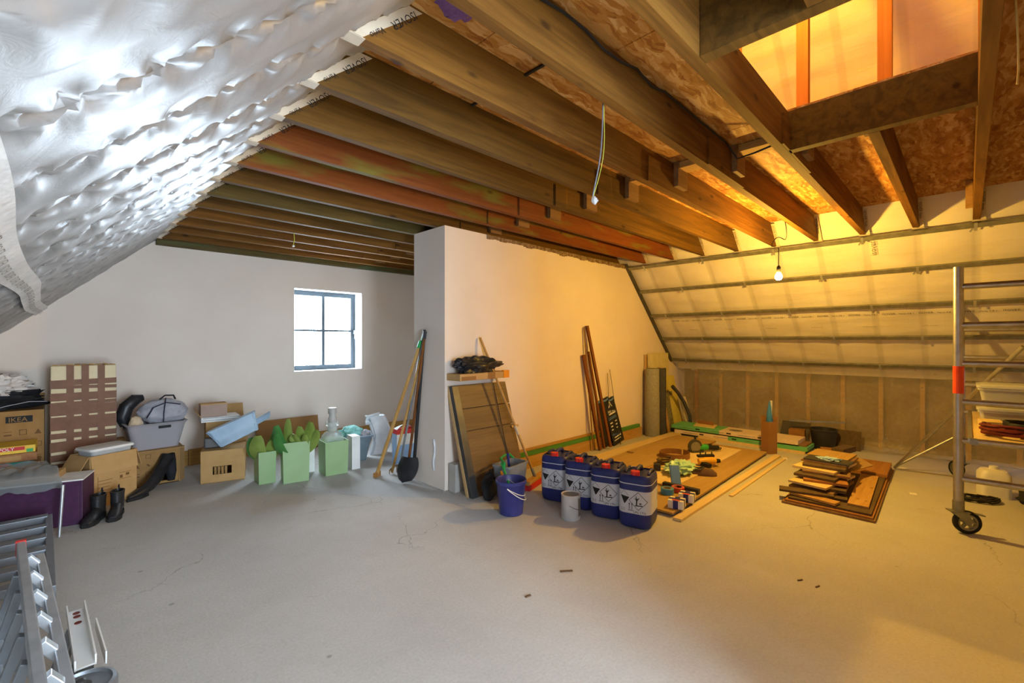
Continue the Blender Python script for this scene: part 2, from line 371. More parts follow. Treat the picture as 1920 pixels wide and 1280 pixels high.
m.build('window_reveal', 'white_paint', w)
m = MB(); m.box(3.115, wy - .02, 1.51, 3.135, wy, 1.57); m.box(3.118, wy - .045, 1.55, 3.132, wy - .02, 1.565); m.box(3.118, wy - .05, 1.44, 3.132, wy - .035, 1.565); m.build('window_handle', 'aluminium', w, bevel=.003)
w2 = root('added_rear_window'); frame(w2, 0.2, 1.5, .1, 2.4, YB - .2, .05)  # added window, out of view, to bring daylight onto the foreground
ws = MB().box(1.6, YB, 0, 1.72, -.15, 2.488).build('added_shade_wall', 'plaster'); ws['kind'] = 'structure'  # added wall, out of view, shading the right side from the rear daylight
# middle partition
pw = MB().prismY([(2.571, 0), (7.69, 0), (7.69, 1.16), (XR(1.16), 1.16), (XR(2.49), 2.49), (2.571, 2.49)], 3.463, 3.98).build('wall_middle', 'plaster'); pw['kind'] = 'structure'
m = MB()
for i in range(60):
    x = 3.1 + i * .045; h = .03 + .035 * abs(noise.noise(Vector((x * 5, 0, 0)))) + .02 * (i / 60)
    m.box(x, 3.452, 2.49 - h, x + .047, 3.468, 2.488)
m.build('ragged_mortar', 'mortar', pw)
MB().sheet(lambda u, v: (2.564 + .006 * math.sin(u * 9), 3.60 + .05 * u + .012 * math.sin(v * 7), .16 + .30 * v), 6, 10).build('plaster_patch', 'white_film', pw)
# timber at the foot of the partition
bb = root('baseboard_middle')
MB().box(3.0, 3.415, 0, 6.15, 3.461, .135).build('board', 'plank', bb, bevel=.003)
MB().box(3.2, 3.42, .137, 6.1, 3.461, .185).build('green_batten', 'green_batten', bb, bevel=.003)
MB().box(3.0, 3.44, .187, 5.2, 3.461, .215).build('thin_lath', 'plank', bb)
bb = root('baseboard_back')
for i in range(4):
    x = -1.0 + i * 2.05
    MB().box(x, 6.20, 0, x + 2.045, 6.248, .165 + .01 * (i % 2)).build('board', 'plank', bb, bevel=.003)

# ---- left slope: quilted foil
Z0L = .35
def foil_pt(u, v):
    z = Z0L + (2.82 - Z0L) * u; x = XL(z); y = YB + (YW - YB) * v; s = (z - Z0L) / .679
    kk = (y - (JY(0) + .025)) / .405; k = math.floor(kk + .5); t = kk - math.floor(kk)
    sp = .17; sk = s / sp + .37 * (k % 3) + .15 * math.sin(k * 5.1); ds = (sk - math.floor(sk + .5)) * sp; dy = (kk - k) * .405
    r = math.hypot(ds, dy); th = math.atan2(ds, dy)
    b = .055 * (math.sin(math.pi * t) ** .5)
    b += .016 * min(1, abs(ds) / (sp * .5)) ** .7 * math.exp(-(abs(dy) / .06))
    b += .020 * math.cos(th * 5 + k * 1.7) * math.exp(-(r / .12) ** 2) * min(1, r / .015)
    P_ = Vector((s * 4.5 + y * 1.2, y * 2.2 - s * .8, 3.1 + k * .37))
    b += .020 * (.35 - abs(noise.noise(P_))) + .009 * (.3 - abs(noise.noise(P_ * 2.3)))
    p = Vector((x, y, z)) + NL * (b * .62 - .012)
    return p
m = MB().sheet(foil_pt, 150, 560)
for xa, za, xb, zb in ((XL(2.82), 2.82, RIDGE_X, RIDGE_Z), (XL(Z0L) - .02, 0, XL(Z0L), Z0L + .02)):
    m.add([(xa, YB, za), (xb, YB, zb), (xb, YW, zb), (xa, YW, za)], [(0, 1, 2, 3)])
wl = m.build('wall_left', 'foil', smooth='all'); wl['kind'] = 'structure'
# overlap tape along the foil, with its print
def on_left(z, y, d=.03): return Vector((XL(z), y, z)) + NL * d
m = MB().sheet(lambda u, v: on_left(1.665 + .075 * v + .01 * math.sin(u * 21), YB + (YW - YB) * u, .042 + .004 * math.sin(u * 50)), 160, 2)
tp = m.build('overlap_tape', 'white_film', wl, smooth='all')
for i in range(24):
    y = 1.2 + i * .21
    text('ISOVER', .05, (0, 1, 0), (.679 * 1.08, 0, .734), on_left(1.683 + .01 * math.sin((y - YB) / (YW - YB) * 21), y, .054), 'ink_grey', tp)
# ---- right slope: membrane
def mem_pt(u, v):
    z = 1.02 + (RIDGE_Z - 1.02) * u; x = XR(z); y = YB + (3.46 - YB) * v
    kk = (y - (JY(0) + .025)) / .405; t = kk - math.floor(kk)
    b = .02 * (math.sin(math.pi * t) ** .7) + .012 * noise.noise(Vector((y * 1.2, z * 7, 1))) + .008 * noise.noise(Vector((y * 3, z * 16, 4)))
    return Vector((x, y, z)) + NR * (b - .03)
m = MB().sheet(mem_pt, 150, 220)
m.add([(XR(2.75), 3.46, 2.75), (XR(2.75), YW, 2.75), (RIDGE_X, YW, RIDGE_Z), (RIDGE_X, 3.46, RIDGE_Z)], [(0, 1, 2, 3)])
m.add([(XR(1.0), 3.46, 1.0), (XR(1.0), YW, 1.0), (XR(2.75), YW, 2.75), (XR(2.75), 3.46, 2.75)], [(0, 1, 2, 3)])
m.add([(7.66, 3.9, 0), (7.66, YW, 0), (XR(1.0), YW, 1.05), (XR(1.0), 3.9, 1.05)], [(0, 1, 2, 3)])
for q in (.06,): m.add([(XR(.95) + q, YB, .95), (XR(.95) + q, YW, .95), (RIDGE_X + q, YW, RIDGE_Z + q), (RIDGE_X + q, YB, RIDGE_Z + q)], [(0, 1, 2, 3)])
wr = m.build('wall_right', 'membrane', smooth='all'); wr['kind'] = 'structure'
def on_right(z, y, d=.02): return Vector((XR(z), y, z)) + NR * d
m = MB(); m.box(7.70, YB, 0, 7.74, 3.97, 1.2); m.box(7.2, YB, 1.16, 7.74, 3.97, 1.2); m.build('insulation_backing', 'insulation_wool', wr)
for k in range(-4, 9):
    y = JY(k) + .05
    MB().box(7.60, y, 0, 7.66, y + .045, 1.0).build('knee_stud', 'plank' if k != 8 else 'stud_red', wr)
def poly_pt(u, v):
    y = YB + (3.35 - YB) * v; n1 = noise.noise(Vector((y * 1.7, u * 2.2, 7))); n2 = abs(noise.noise(Vector((y * 4.1 + u * 2, u * 3, 2))))
    sag = .07 * math.sin(math.pi * u) * (1 + n1) + .05 * n2 * u
    z = 1.10 - 1.085 * u
    x = 7.19 + .27 * u + sag * .5
    if u > .93: x = x - (u - .93) * 1.8 * (1 + n1); z = .015 + .02 * n2
    return (x, y, z + .03 * n1 * (1 - u))
MB().sheet(poly_pt, 40, 130).build('polythene_sheet', 'polythene', wr, smooth='all')
# steel purlins with clips
MZ = (2.475, 2.165, 1.825, 1.48, 1.14)
MR = Matrix((Vector((0, 1, 0)), UPR, NR)).transposed()
for i, z in enumerate(MZ):
    c = on_right(z, 0, .05)
    pu = MB().obox((c.x, (3.43 + YB) / 2, c.z), (3.43 - YB, .048, .024), m=MR).build('purlin', 'galvanised', wr)
    for k in range(-4, 9, 2):
        y = JY(k + i % 2) + .03
        if y > 3.35: continue
        m = MB(); q = on_right(z, y, .063); m.obox(q - UPR * .012, (.022, .085, .004), m=MR); m.obox(on_right(z, y + .02, .035) - UPR * .05, (.014, .07, .004), m=MR @ Matrix.Rotation(.5, 3, 'Z'))
        m.build('clip', 'aluminium', pu)
m = MB(); m.bar(on_right(2.53, 3.445, .05), on_right(1.12, 3.445, .05), .03, .05, up=(0, 1, 0)); m.build('edge_channel', 'steel_dark', wr)
# print of the membrane
for i in range(16):
    y = 3.16 - i * .31
    text('ISOVER', .036, (0, -1, 0), UPR, on_right(1.705, y, .008), 'ink_black', wr)
    text('Vario KB 1', .029, (0, -1, 0), UPR, on_right(1.705, y - .145, .008), 'ink_black', wr)
for i in range(9):
    text('ISOVER Vario KB 1', .017, (0, -1, 0), UPR, on_right(1.575, 2.95 - i * .52, .006), 'ink_grey', wr)
for y, z in ((.72, 2.68), (.66, 2.30), (1.0, 3.62)):
    text('isover', .075, UPR, (0, 1, 0), on_right(z, y, .014), 'ink_grey', wr)

# ---- ceiling: joists and boards
ce = root('ceiling'); KN = range(-4, 16)
jm = {2: 'joist_tan', 3: 'joist_tan', 4: 'joist_tan', 5: 'joist_olive', 6: 'joist_olive', 7: 'joist_red', 8: 'joist_red', 9: 'joist_olive', 10: 'joist_mould', 11: 'joist_olive', 12: 'joist_tan'}
def joist(y, x0, x1, mat, name='joist', t=JT):
    p = [(x0, JZ0), (x1, JZ0), (x1, JZ1), (x0, JZ1)]
    if x0 is None: p[0] = (XL(JZ0) + .004, JZ0); p[3] = (XL(JZ1) + .004, JZ1)
    if x1 is None: p[1] = (XR(JZ0) - .004, JZ0); p[2] = (XR(JZ1) - .004, JZ1)
    return MB().prismY(p, y, y + t).build(name, mat, ce, bevel=.002)
for k in KN:
    y = JY(k); mt = jm.get(k, 'joist_tan')
    if k == 1:
        joist(y, None, 1.735, mt); j = joist(y, 3.015, None, mt)
        continue
    j = joist(y, None, None, mt)
    if k >= 2:        # scab plate of the lap joint
        MB().box(2.83, y - .012, JZ0 - .0, 3.45, y - .0005, JZ0 + .17).build('splice_plate', mt, j)
    if k >= 2 and not (3.3 < y < 3.9 and False):
        MB().box(3.2, y - .048, JZ0 + .045, 3.355, y - .013, JZ1 - .002).build('cleat', 'offcut_brown', j)
    if k >= 2 and k < 15:
        MB().box(3.215, y + JT + .001, JZ1 - .05, 3.34, y + .405 - .05, JZ1 - .005).build('nogging', 'plank_y', j)
yl = MB().box(XL(2.49) + .05, 6.16, 2.45, 5.8, 6.248, 2.56).build('wall_plate', 'joist_mould', ce, bevel=.002)
# trimmed opening
for x in (1.74, 2.955): MB().box(x, JY(0) + JT, JZ0, x + .058, JY(2) - .001, JZ1).build('trimmer', 'joist_olive', ce, bevel=.002)
for y in (JY(2) + .012, JY(0)): pass
MB().box(3.02, JY(1) + JT + .001, 2.53, 3.16, JY(1) + JT + .03, JZ1 - .004).build('hanger_block', 'offcut_brown', ce)
MB().box(3.02, JY(2) - .03, 2.55, 3.10, JY(2) - .001, JZ1 - .004).build('hanger_block', 'offcut_dark', ce)
MB().box(5.25, JY(0) + JT + .002, 2.50, 5.33, JY(0) + JT + .045, JZ1 - .004).build('hanger_block', 'plank', ce)
# OSB deck, panel by panel
OZ = JZ1 + .001
def osb(x0, x1, y0, y1): MB().box(x0 + .003, y0 + .0015, OZ, x1 - .003, y1 - .0015, OZ + .018).build('osb_panel', 'osb', ce)
XA, XB = XL(JZ1) + .006, XR(JZ1) - .004
bands = [(-4.8, -4), (-4, -2), (-2, 0), (0, 2), (2, 3), (3, 4), (4, 5), (5, 7), (7, 9), (9, 11), (11, 13), (13, 15.4)]
seams = {0: (1.35, 3.0, 4.6), 1: (1.79, 2.97, 4.83), 2: (1.32, 2.45, 4.1, 5.2)}
for i, (a, b) in enumerate(bands):
    y0, y1 = JY(a) + .025, min(JY(b) + .025, YW)
    if a == 0:
        osb(XA, 1.782, y0, y1); osb(2.972, 4.1, y0, y1); osb(4.1, 4.9, y0, y1); osb(4.9, XB, y0, y1); continue
    xs = [XA] + list(seams[1 if a == 2 else i % 3]) + [XB]
    for xa, xb in zip(xs, xs[1:]): osb(xa, xb, y0, y1)
# purple insulation showing at the eaves end
for k in (4, 5): MB().lump((XL(2.72) + .16, JY(k) - .17, 2.745), (.12, .15, .05), k, .3, 4).build('insulation_tuft', 'insulation_purple', ce, smooth=True)
# loft above: knee studs standing on the deck
for k in (-2, -1, 0, 1, 2, 3, 4): MB().box(3.33, JY(k) - .02, OZ + .019, 3.38, JY(k) + .045, ZR(3.38) - .03).build('loft_stud', 'stud_red', ce)
# joint tape where joists meet the foil (left) and the membrane (right)
for k in range(3, 16):
    y = JY(k); dx = .045
    m = MB(); xo = .0
    p = [(XL(JZ0) + .015, JZ0 + .001), (XL(JZ0) + dx + .02, JZ0 + .001), (XL(JZ1) + dx + .03, JZ1 - .012), (XL(JZ1) + .01, JZ1 - .012)]
    m.prismY(p, y - .0035, y - .0006); m.box(XL(JZ0) - .01, y - .0035, JZ0 - .003, XL(JZ0) + .075, y + JT + .003, JZ0 - .0004)
    tp = m.build('joint_tape', 'tape_paper', wl)
    d = Vector((.734, 0, .679))
    text('ISOVER', .044, -d, (0.679, 0, -.734), Vector((XL(JZ1) + .035, y - .005, JZ1 - .022)), 'ink_black', tp)
    text('Vario', .034, -d, (0.679, 0, -.734), Vector((XL(JZ1) + .035, y - .005, JZ1 - .022)) - d * .185, 'ink_black', tp)
for k in range(-2, 9):
    y = JY(k)
    if k == 1: pass
    m = MB(); c = (on_right(2.50, y - .016, .012) + on_right(2.70, y - .016, .012)) / 2
    m.obox(c, (.032, .30, .004), m=MR)
    c2 = on_right(2.478, y + .01, .014); m.obox(c2 + UPR * .005, (.09, .03, .004), m=MR)
    tp = m.build('joint_tape', 'tape_paper', wr)
    text('ISOVER Vario', .032, -UPR, (0, -1, 0), c + UPR * .13 + NR * .005 + Vector((0, .012, 0)), 'ink_black', tp)
# far trees outside the window
def tree(label, x, y, h, r, sd):
    t = thing('garden_tree', label, 'tree', (x, y, -3.0))
    MB().cyl((0, 0, 0), (0, 0, h * .6), .18, .1).build('trunk', 'bark_tree', t)
    for i in range(5):
        a = i * 2.1 + sd; MB().lump((r * .5 * math.cos(a), r * .5 * math.sin(a), h * (.55 + .09 * i)), (r * .6, r * .6, r * .5), sd + i, .5, 3.5, 1.0, 24, 14).build('crown', 'bark_tree', t, smooth=True)
tree('pale green tree far outside the small window', 4.6, 20.0, 4.2, 1.5, 1)
# ================================================================== LIGHT BULB AND CABLES
b = thing('bare_bulb', 'glowing bare bulb hanging on a thin cord before the sloping membrane', 'light bulb', BULB)
MB().lathe([(.006, -.034), (.02, -.03), (.03, -.012), (.03, .004), (.022, .022), (.014, .035)]).build('glass', 'bulb_glow', b, smooth=True)
b.children[0].visible_shadow = True
MB().lathe([(.015, .036), (.017, .045), (.017, .085), (.008, .1)]).build('socket', 'black_plastic', b, smooth=True)
pts = [(0, 0, .1), (.002, 0, .26)] + [(.0 + .10 * math.sin(a * 1.2) + .02 * a, .06 * math.cos(a), .29 + .05 * a + .05 * math.sin(a * 2)) for a in [i * .35 for i in range(14)]] + [(.04, -.02, .712)]
MB().tube(pts, .004, 6).build('cord', 'cable_black', b, smooth=True)
o = bpy.data.objects['loft_bulb_light']
b = thing('loft_bulb', 'lamp bulb hanging under the ridge of the loft above', 'light bulb', o.location)
MB().lathe([(.006, -.034 + .08), (.02, .05), (.03, .07), (.03, .085), (.014, .11)]).build('glass', 'bulb_glow', b, smooth=True)
MB().tube([(0, 0, .11), (0, 0, .2), (0, 0, ZL(2.95) - 3.97)], .006).build('cord', 'cable_black', b)
p = G(1137, 195, 2.49); q = Vector((p.x, p.y, 2.49))
w = thing('hanging_wires', 'grey and yellow electric wires dangling from the joists with a connector at the end', 'wire', (1.80, 1.19, 2.49))
def wob(dx, dy, L, a): return [(dx * i / 9 + a * math.sin(i * .5), dy * i / 9 + a * math.cos(i * .5), -L * i / 9 + (.22 if i == 0 else 0)) for i in range(10)]
MB().tube(wob(-.02, .05, .41, .008), .0035, 6).build('grey_wire', 'wire_grey', w, smooth=True)
MB().tube([(x + .012 * math.sin(i * .35), y - .01 * math.sin(i * .35), z) for i, (x, y, z) in enumerate(wob(-.02, .05, .42, .006))], .0018, 6).build('yellow_wire', 'wire_yellow', w, smooth=True)
m = MB()
for i in range(3): m.obox((-.026 + .008 * i, .045, -.425 - .004 * i), (.01, .014, .026), .3 * i, .3)
m.build('connector', 'clear_plastic', w)
w = thing('short_wire_end', 'short yellow green wire end hanging under the far joists', 'wire', (1.69, JY(12) + JT / 2, 2.489))
MB().tube([(0, 0, 0), (.005, 0, -.06), (-.004, .005, -.12)], .004, 6).build('wire', 'wire_yellow', w); MB().box(-.012, -.004, -.135, .006, .012, -.12).build('connector', 'ink_white', w)
y1 = JY(3) - .012
m = MB(); m.tube([(.98 + i * .14, y1 - .004, 2.700 - .035 * abs(math.sin(i * .9)) * (i < 9)) for i in range(16)] + [(3.16, y1 - .05, 2.60), (3.19, y1 - .15, 2.62), (3.18, y1 - .33, 2.645)], .006, 6)
tag(m.build('black_cable', 'cable_black', smooth=True), 'black cable running along the joist beside the loft opening', 'cable')
m = MB(); m.tube([(3.05 + .02 * math.sin(i), .66 - i * .05, 2.685 - .012 * math.sin(i * .8)) for i in range(15)], .005, 6)
tag(m.build('black_cable', 'cable_black', smooth=True), 'black cable running under the deck behind the trimmer beam', 'cable')
m = MB(); m.tube([(2.3, -.115, 2.60), (2.31, -.12, 2.5), (2.30, -.122, 2.42), (2.315, -.124, 2.33), (2.30, -.12, 2.27)], .003, 6)
tag(m.build('twine', 'twine', smooth=True), 'pale twine dangling from the rightmost joist', 'string')
for k, x in ((4, 1.62), (5, 1.62), (6, 1.70)):
    m = MB().bar((x, JY(k) - .34, 2.702), (x, JY(k) - .005, 2.702), .014, .01); tag(m.build('steel_strap', 'cable_black'), 'black strap under the deck boards between the %s joists' % {4: 'two nearest', 5: 'next two', 6: 'darker'}[k], 'strap')

# ================================================================== CARDBOARD HELPERS
def carton(name, label, loc, w, d, h, rz=0, mat='cardboard', open_top=True, t=.006, cat='box', flaps=(0, 0, 0, 0), fl=.12, hole=None, group=None):
    """box of cardboard walls, origin at its front left bottom corner, x along the front"""
    o = thing(name, label, cat, loc, rz, group)
    m = MB(); m.box(0, 0, 0, w, d, t)
    if hole:
        x0, x1, z0, z1 = hole
        m.box(0, 0, 0, x0, t, h); m.box(x1, 0, 0, w, t, h); m.box(x0, 0, 0, x1, t, z0)
        if z1 < h: m.box(x0, 0, z1, x1, t, h)
    else: m.box(0, 0, t, w, t, h)
    m.box(0, d - t, t, w, d, h); m.box(0, t, t, t, d - t, h); m.box(w - t, t, t, w, d - t, h)
    if not open_top: m.box(t, t, h - t, w - t, d - t, h)
    m.build('body', mat, o)
    for i, a in enumerate(flaps):
        if a is None or (open_top is False): continue
        a = R(a); L = fl
        m = MB()
        if i == 0: m.obox((w / 2, -math.sin(a) * L / 2 - .002, h + math.cos(a) * L / 2), (w - .01, t * .8, L), rx=a)
        if i == 1: m.obox((w / 2, d + math.sin(a) * L / 2 + .002, h + math.cos(a) * L / 2), (w - .01, t * .8, L), rx=-a)
        if i == 2: m.obox((-math.sin(a) * L / 2 - .002, d / 2, h + math.cos(a) * L / 2), (t * .8, d - .01, L), ry=-a)
        if i == 3: m.obox((w + math.sin(a) * L / 2 + .002, d / 2, h + math.cos(a) * L / 2), (t * .8, d - .01, L), ry=a)
        m.build('flap', mat, o)
    return o
def slab(name, label, cat, c, size, mat, rz=0, rx=0, ry=0, group=None, bevel=0):
    o = MB().obox((0, 0, 0), size, rx, ry, 0).build(name, mat, bevel=bevel, loc=c, rz=rz); return tag(o, label, cat, group)
XR_ = (1, 0, 0); ZU = (0, 0, 1)
def symbols(o, pts, s, mat='ink_brown', y=-.002):
    m = MB()
    for i, (x, z) in enumerate(pts):
        k = i % 4
        if k == 0: m.box(x, y, z, x + s, y + .001, z + s * .25); m.box(x, y, z + s * .7, x + s, y + .001, z + s * .8)
        elif k == 1:
            m.box(x, y, z, x + s * .1, y + .001, z + s); m.box(x + s * .9, y, z, x + s, y + .001, z + s); m.box(x, y, z, x + s, y + .001, z + s * .1); m.box(x, y, z + s * .9, x + s, y + .001, z + s)
        elif k == 2: m.add([(x, y, z), (x + s, y, z), (x + s / 2, y, z + s)], [(0, 1, 2)])
        else: m.obox((x + s / 2, y, z + s / 2), (s * .8, .001, s * .25), 0, .7); m.obox((x + s / 2, y, z + s / 2), (s * .25, .001, s * .3))
    m.build('print', mat, o)

# ================================================================== LEFT CORNER
o = carton('moving_box', 'large printed moving carton at the left edge with black clothes heaped on it', (-.74, 5.80, 0), .66, .40, .80, 0, 'cardboard_dark', False)
symbols(o, [(.42 + .09 * i, .70 - .11 * j) for j in range(1, 5) for i in (0, 1, 2)], .045); symbols(o, [(.07 + .09 * i, .70 - .11 * j) for j in range(1, 5) for i in (0, 1, 2)], .045)
MB().box(.43, -.003, .70, .59, -.0005, .755).build('logo_patch', 'ink_black', o); text('IKEA', .055, XR_, ZU, (.445, -.004, .707), 'cardboard_dark', o)
MB().obox((.60, .39, .86), (.11, .006, .12), -.1, .1).build('flap', 'cardboard_dark', o)
m = MB().lump((-.42, 5.99, .885), (.33, .20, .10), 3, .3, 2.6, .78, 48, 26, .9); tag(m.build('black_coat', 'black_fabric', smooth=True), 'black padded coats heaped on the printed carton at the left edge', 'clothes')
m = MB(); m.tube([(-.42, 5.80, .815), (-.30, 5.785, .85), (-.17, 5.80, .875), (-.06, 5.83, .865)], .003, 6); m.build('piping', 'grey_fabric', bpy.data.objects['black_coat'])
m = MB().lump((-.40, 5.93, 1.01), (.21, .15, .095), 11, .35, 3.0, .8, 48, 24, 1.0); tag(m.build('grey_towel', 'white_fabric', smooth=True), 'crumpled grey white towel on top of the black clothes heap', 'towel')
# games on a low carton
carton('low_carton', 'plain low carton under the pile of board games', (-.80, 5.40, 0), .70, .36, .395, 0, 'cardboard', False)
def game(name, label, x1, y0, z, w, d, h, mat, rz=0):
    o = thing(name, label, 'game box', (x1, y0, z), rz); MB().box(-w, 0, 0, 0, d, h).build('box', mat, o, bevel=.002); return o
o = game('game_box', 'teal and red board game box at the bottom of the games pile', -.155, 5.42, .397, .5, .30, .03, 'game_teal'); MB().box(-.20, -.002, .006, -.12, 0, .024).build('red_print', 'red_card', o)
o = game('game_box', 'brown picture game box in the middle of the games pile', -.115, 5.42, .429, .5, .30, .065, 'game_brown', .02); MB().box(-.34, -.002, .014, -.09, 0, .05).build('title_strip', 'cardboard', o)
o = game('game_box', 'yellow board game box with a red title banner topping the games pile', -.125, 5.42, .497, .5, .30, .058, 'yellow_card', -.02)
MB().box(-.46, -.002, .024, -.06, 0, .052).build('red_banner', 'red_card', o); text('MONOPOLY', .036, XR_, ZU, (-.32, -.004, .026), 'ink_white', o)
MB().box(-.05, -.003, .004, -.012, 0, .03).build('green_mark', 'green_plastic', o)
# purple trunk
a = R(-16)
o = thing('purple_trunk', 'dark purple fabric-covered storage trunk low at the left edge', 'trunk', (.14, 4.80, 0), a)
MB().box(-1.0, 0, 0, 0, .28, .335).build('body', 'purple_board', o, bevel=.006)
MB().box(-.985, -.006, .03, -.02, 0, .30).build('front_panel', 'purple_board', o, bevel=.003)
MB().box(-1.0, .0, .336, .002, .285, .346).build('white_rim', 'paper_white', o)
slab('flat_carton', 'folded tan carton lying on the purple trunk', 'box', (-.20, 5.05, .372), (.46, .22, .05), 'cardboard', a, bevel=.003)
m = MB()
def film(u, v):
    x = -.95 + .99 * u - .10 * v * u; y = 4.84 + .30 * v; n_ = noise.noise(Vector((x * 6, y * 7, 2))); n2 = abs(noise.noise(Vector((x * 14, y * 11, 5))))
    z = .40 + .05 * n_ + .035 * n2 + .05 * v
    if v < .28: y = 4.80 - .04 * v + .015 * n_ - .29 * (x - .14) * 0 + (-.287) * (x - .14) * 1.0 - .03; z = .40 - (.28 - v) * (.35 + .5 * abs(noise.noise(Vector((x * 4, 1, 1))))) + .02 * n2
    else: y = y + (-.287) * (x - .14)
    return (x, y, max(z, .353 if v >= .28 else .1))
m.sheet(film, 70, 36); tag(m.build('plastic_film', 'bag_film', smooth='all'), 'crumpled grey plastic film thrown over the purple trunk', 'plastic sheet')
# tall taped parcel
o = thing('taped_parcel', 'tall cream parcel wrapped all over in brown tape against the white wall', 'parcel', (-.04, 5.75, 0))
W, D_, HH = .44, .20, 1.18
MB().obox((W / 2, D_ / 2 , HH / 2), (W, D_, HH)).build('body', 'parcel_cream', o, bevel=.008)
random.seed(3)
for i, (z, h) in enumerate(((1.03, .05), (.90, .07), (.78, .09), (.66, .12), (.55, .05), (.46, .09), (.36, .06), (.26, .08), (.16, .06), (.84, .03), (.985, .03))):
    e = .002 + .0012 * (i % 3); tl = random.uniform(-.03, .03)
    m = MB(); m.obox((W / 2, -e, z), (W + .006, .0015, h), 0, tl); m.obox((W + e, D_ / 2, z - tl * W / 2), (.0015, D_, h)); m.obox((-e, D_ / 2, z + tl * W / 2), (.0015, D_, h)); m.build('tape_strip', 'parcel_tape', o)
for i, x in enumerate((.125, .225, .335)):
    e = .006 + .001 * i; m = MB(); m.obox((x, -e, HH / 2), (.05, .0015, HH + .01)); m.obox((x, D_ / 2, HH + .003), (.05, D_ + 2 * e, .0015)); m.build('tape_strip', 'parcel_tape', o)
m = MB()
for i in range(9): m.obox((.03 + i * .048, .02, HH + .006), (.04, .05, .008), random.uniform(-.3, .3), random.uniform(-.3, .3))
m.build('torn_edge', 'cardboard', o)
# small carton with lidded tray
o = carton('open_carton', 'open tan carton with folded flaps and stamped print behind the ankle boots', (.192, 5.138, 0), .345, .27, .44, R(24), 'cardboard', True, flaps=(171, None, 150, 165), fl=.15)
m = MB()
for j in range(5): m.box(.06, -.002, .22 - j * .028, .06 + .10 - .012 * (j % 3), -.001, .224 - j * .028)
m.box(.055, -.002, .09, .058, -.001, .26); m.box(.21, -.002, .20, .30, -.001, .203); m.box(.21, -.002, .255, .30, -.001, .258); m.box(.215, -.002, .21, .235, -.001, .235); m.box(.26, -.002, .225, .285, -.001, .245)
m.build('stamp', 'ink_brown', o, kind='stuff')
o = thing('lidded_tray', 'clear plastic tray with a whitish lid sitting in the open carton', 'tray', (.30, 5.335, .385), R(24))
MB().loft([rr(.27, .19, .02, 0), rr(.30, .22, .025, .085)]).build('tray', 'clear_plastic', o, smooth=True)
MB().loft([rr(.325, .24, .03, .086), rr(.335, .25, .03, .092), rr(.325, .24, .03, .108), rr(.29, .205, .03, .112)]).build('lid', 'white_plastic', o, smooth=True)
# boots
def boot(label, loc, rz, tall=.185, grp='ankle boots on the floor'):
    o = thing('ankle_boot', label, 'boot', loc, rz, grp)
    m = MB(); sec = [(-.075, .034, .012, .05), (-.06, .04, .012, .10), (-.02, .042, .012, .12), (.04, .040, .012, .10), (.09, .043, .012, .078), (.14, .045, .012, .066), (.18, .038, .012, .055), (.20, .02, .012, .04)]
    rings = []
    for y, hw, z0, z1 in sec:
        rings.append([(hw * math.cos(t_) * (1 if math.sin(t_) < 0 else .92), -y, (z0 + z1) / 2 + (z1 - z0) / 2 * math.sin(t_)) for t_ in [2 * math.pi * i / 16 for i in range(16)]])
    m.loft(rings); m.build('foot', 'leather_black', o, smooth=True)
    m = MB(); m.loft([[( r_ * .8 * math.cos(t_), r_ * 1.12 * math.sin(t_) + yo, z) for t_ in [2 * math.pi * i / 18 for i in range(18)]] for r_, yo, z in ((.052, .02, .05), (.056, .022, .10), (.055, .025, .14), (.06, .028, tall), (.052, .028, tall + .001), (.046, .028, tall - .08))], True, True)
    m.build('shaft', 'leather_black', o, smooth=True)
    m = MB(); m.loft([[(x * 1.0, y, z) for x, y in ((-.03, .082), (.03, .082), (.044, .02), (.042, -.06), (.05, -.12), (.044, -.17), (.022, -.208), (-.022, -.208), (-.044, -.17), (-.05, -.12), (-.042, -.06), (-.044, .02))] for z in (0, .028)]); m.build('sole', 'rubber_black', o)
    m = MB(); m.tube([(0, .09, tall - .04), (0, .098, tall + .01), (0, .092, tall + .028), (0, .08, tall + .01)], .006, 6); m.build('pull_tab', 'black_fabric', o)
boot('left one of the black ankle boots standing before the open carton', (.225, 4.86, 0), R(-22)); boot('right one of the black ankle boots standing before the open carton', (.345, 4.885, 0), R(-12))
# printed carton with torn hole, basket on it
o = carton('printed_carton', 'printed tan carton with a torn hole standing under the laundry basket', (.47, 5.60, 0), .40, .40, .345, 0, 'cardboard_dark', False, hole=(.26, .36, .03, .27))
symbols(o, [(.05 + .085 * i, .27 - .085 * j) for j in range(3) for i in (0, 1)], .04)
MB().box(-.03, -.075, .347, .43, .40, .353).build('top_flap', 'cardboard', o); MB().obox((.425, .03, .17), (.005, .12, .34), 0, 0, -.5).build('flap', 'cardboard', o)
m = MB(); m.tube([(.44, 5.17, .035), (.52, 5.22, .05), (.60, 5.30, .075), (.66, 5.40, .12), (.72, 5.50, .19), (.77, 5.56, .27)], [.012, .04, .045, .055, .05, .058], 14)
o = tag(m.build('tall_boot', 'leather_black', smooth=True), 'black tall boot slumped on the floor before the torn carton', 'boot')
MB().tube([(.43, 5.165, .012), (.52, 5.215, .012), (.58, 5.27, .012)], [.012, .03, .02], 10).build('sole', 'rubber_black', o)
m = MB(); m.tube([(.80, 5.57, .03), (.80, 5.575, .12), (.80, 5.57, .22), (.79, 5.565, .29)], [.03, .045, .04, .04], 12); tag(m.build('boot_shaft', 'black_fabric', smooth=True), 'black boot shaft standing upright beside the torn carton', 'boot')
o = thing('laundry_basket', 'pale lilac perforated laundry basket on the printed carton', 'basket', (.69, 5.73, .354), R(3))
prof = [(.36, .24, 0), (.40, .28, .10), (.45, .33, .22), (.48, .36, .245), (.50, .38, .25)]
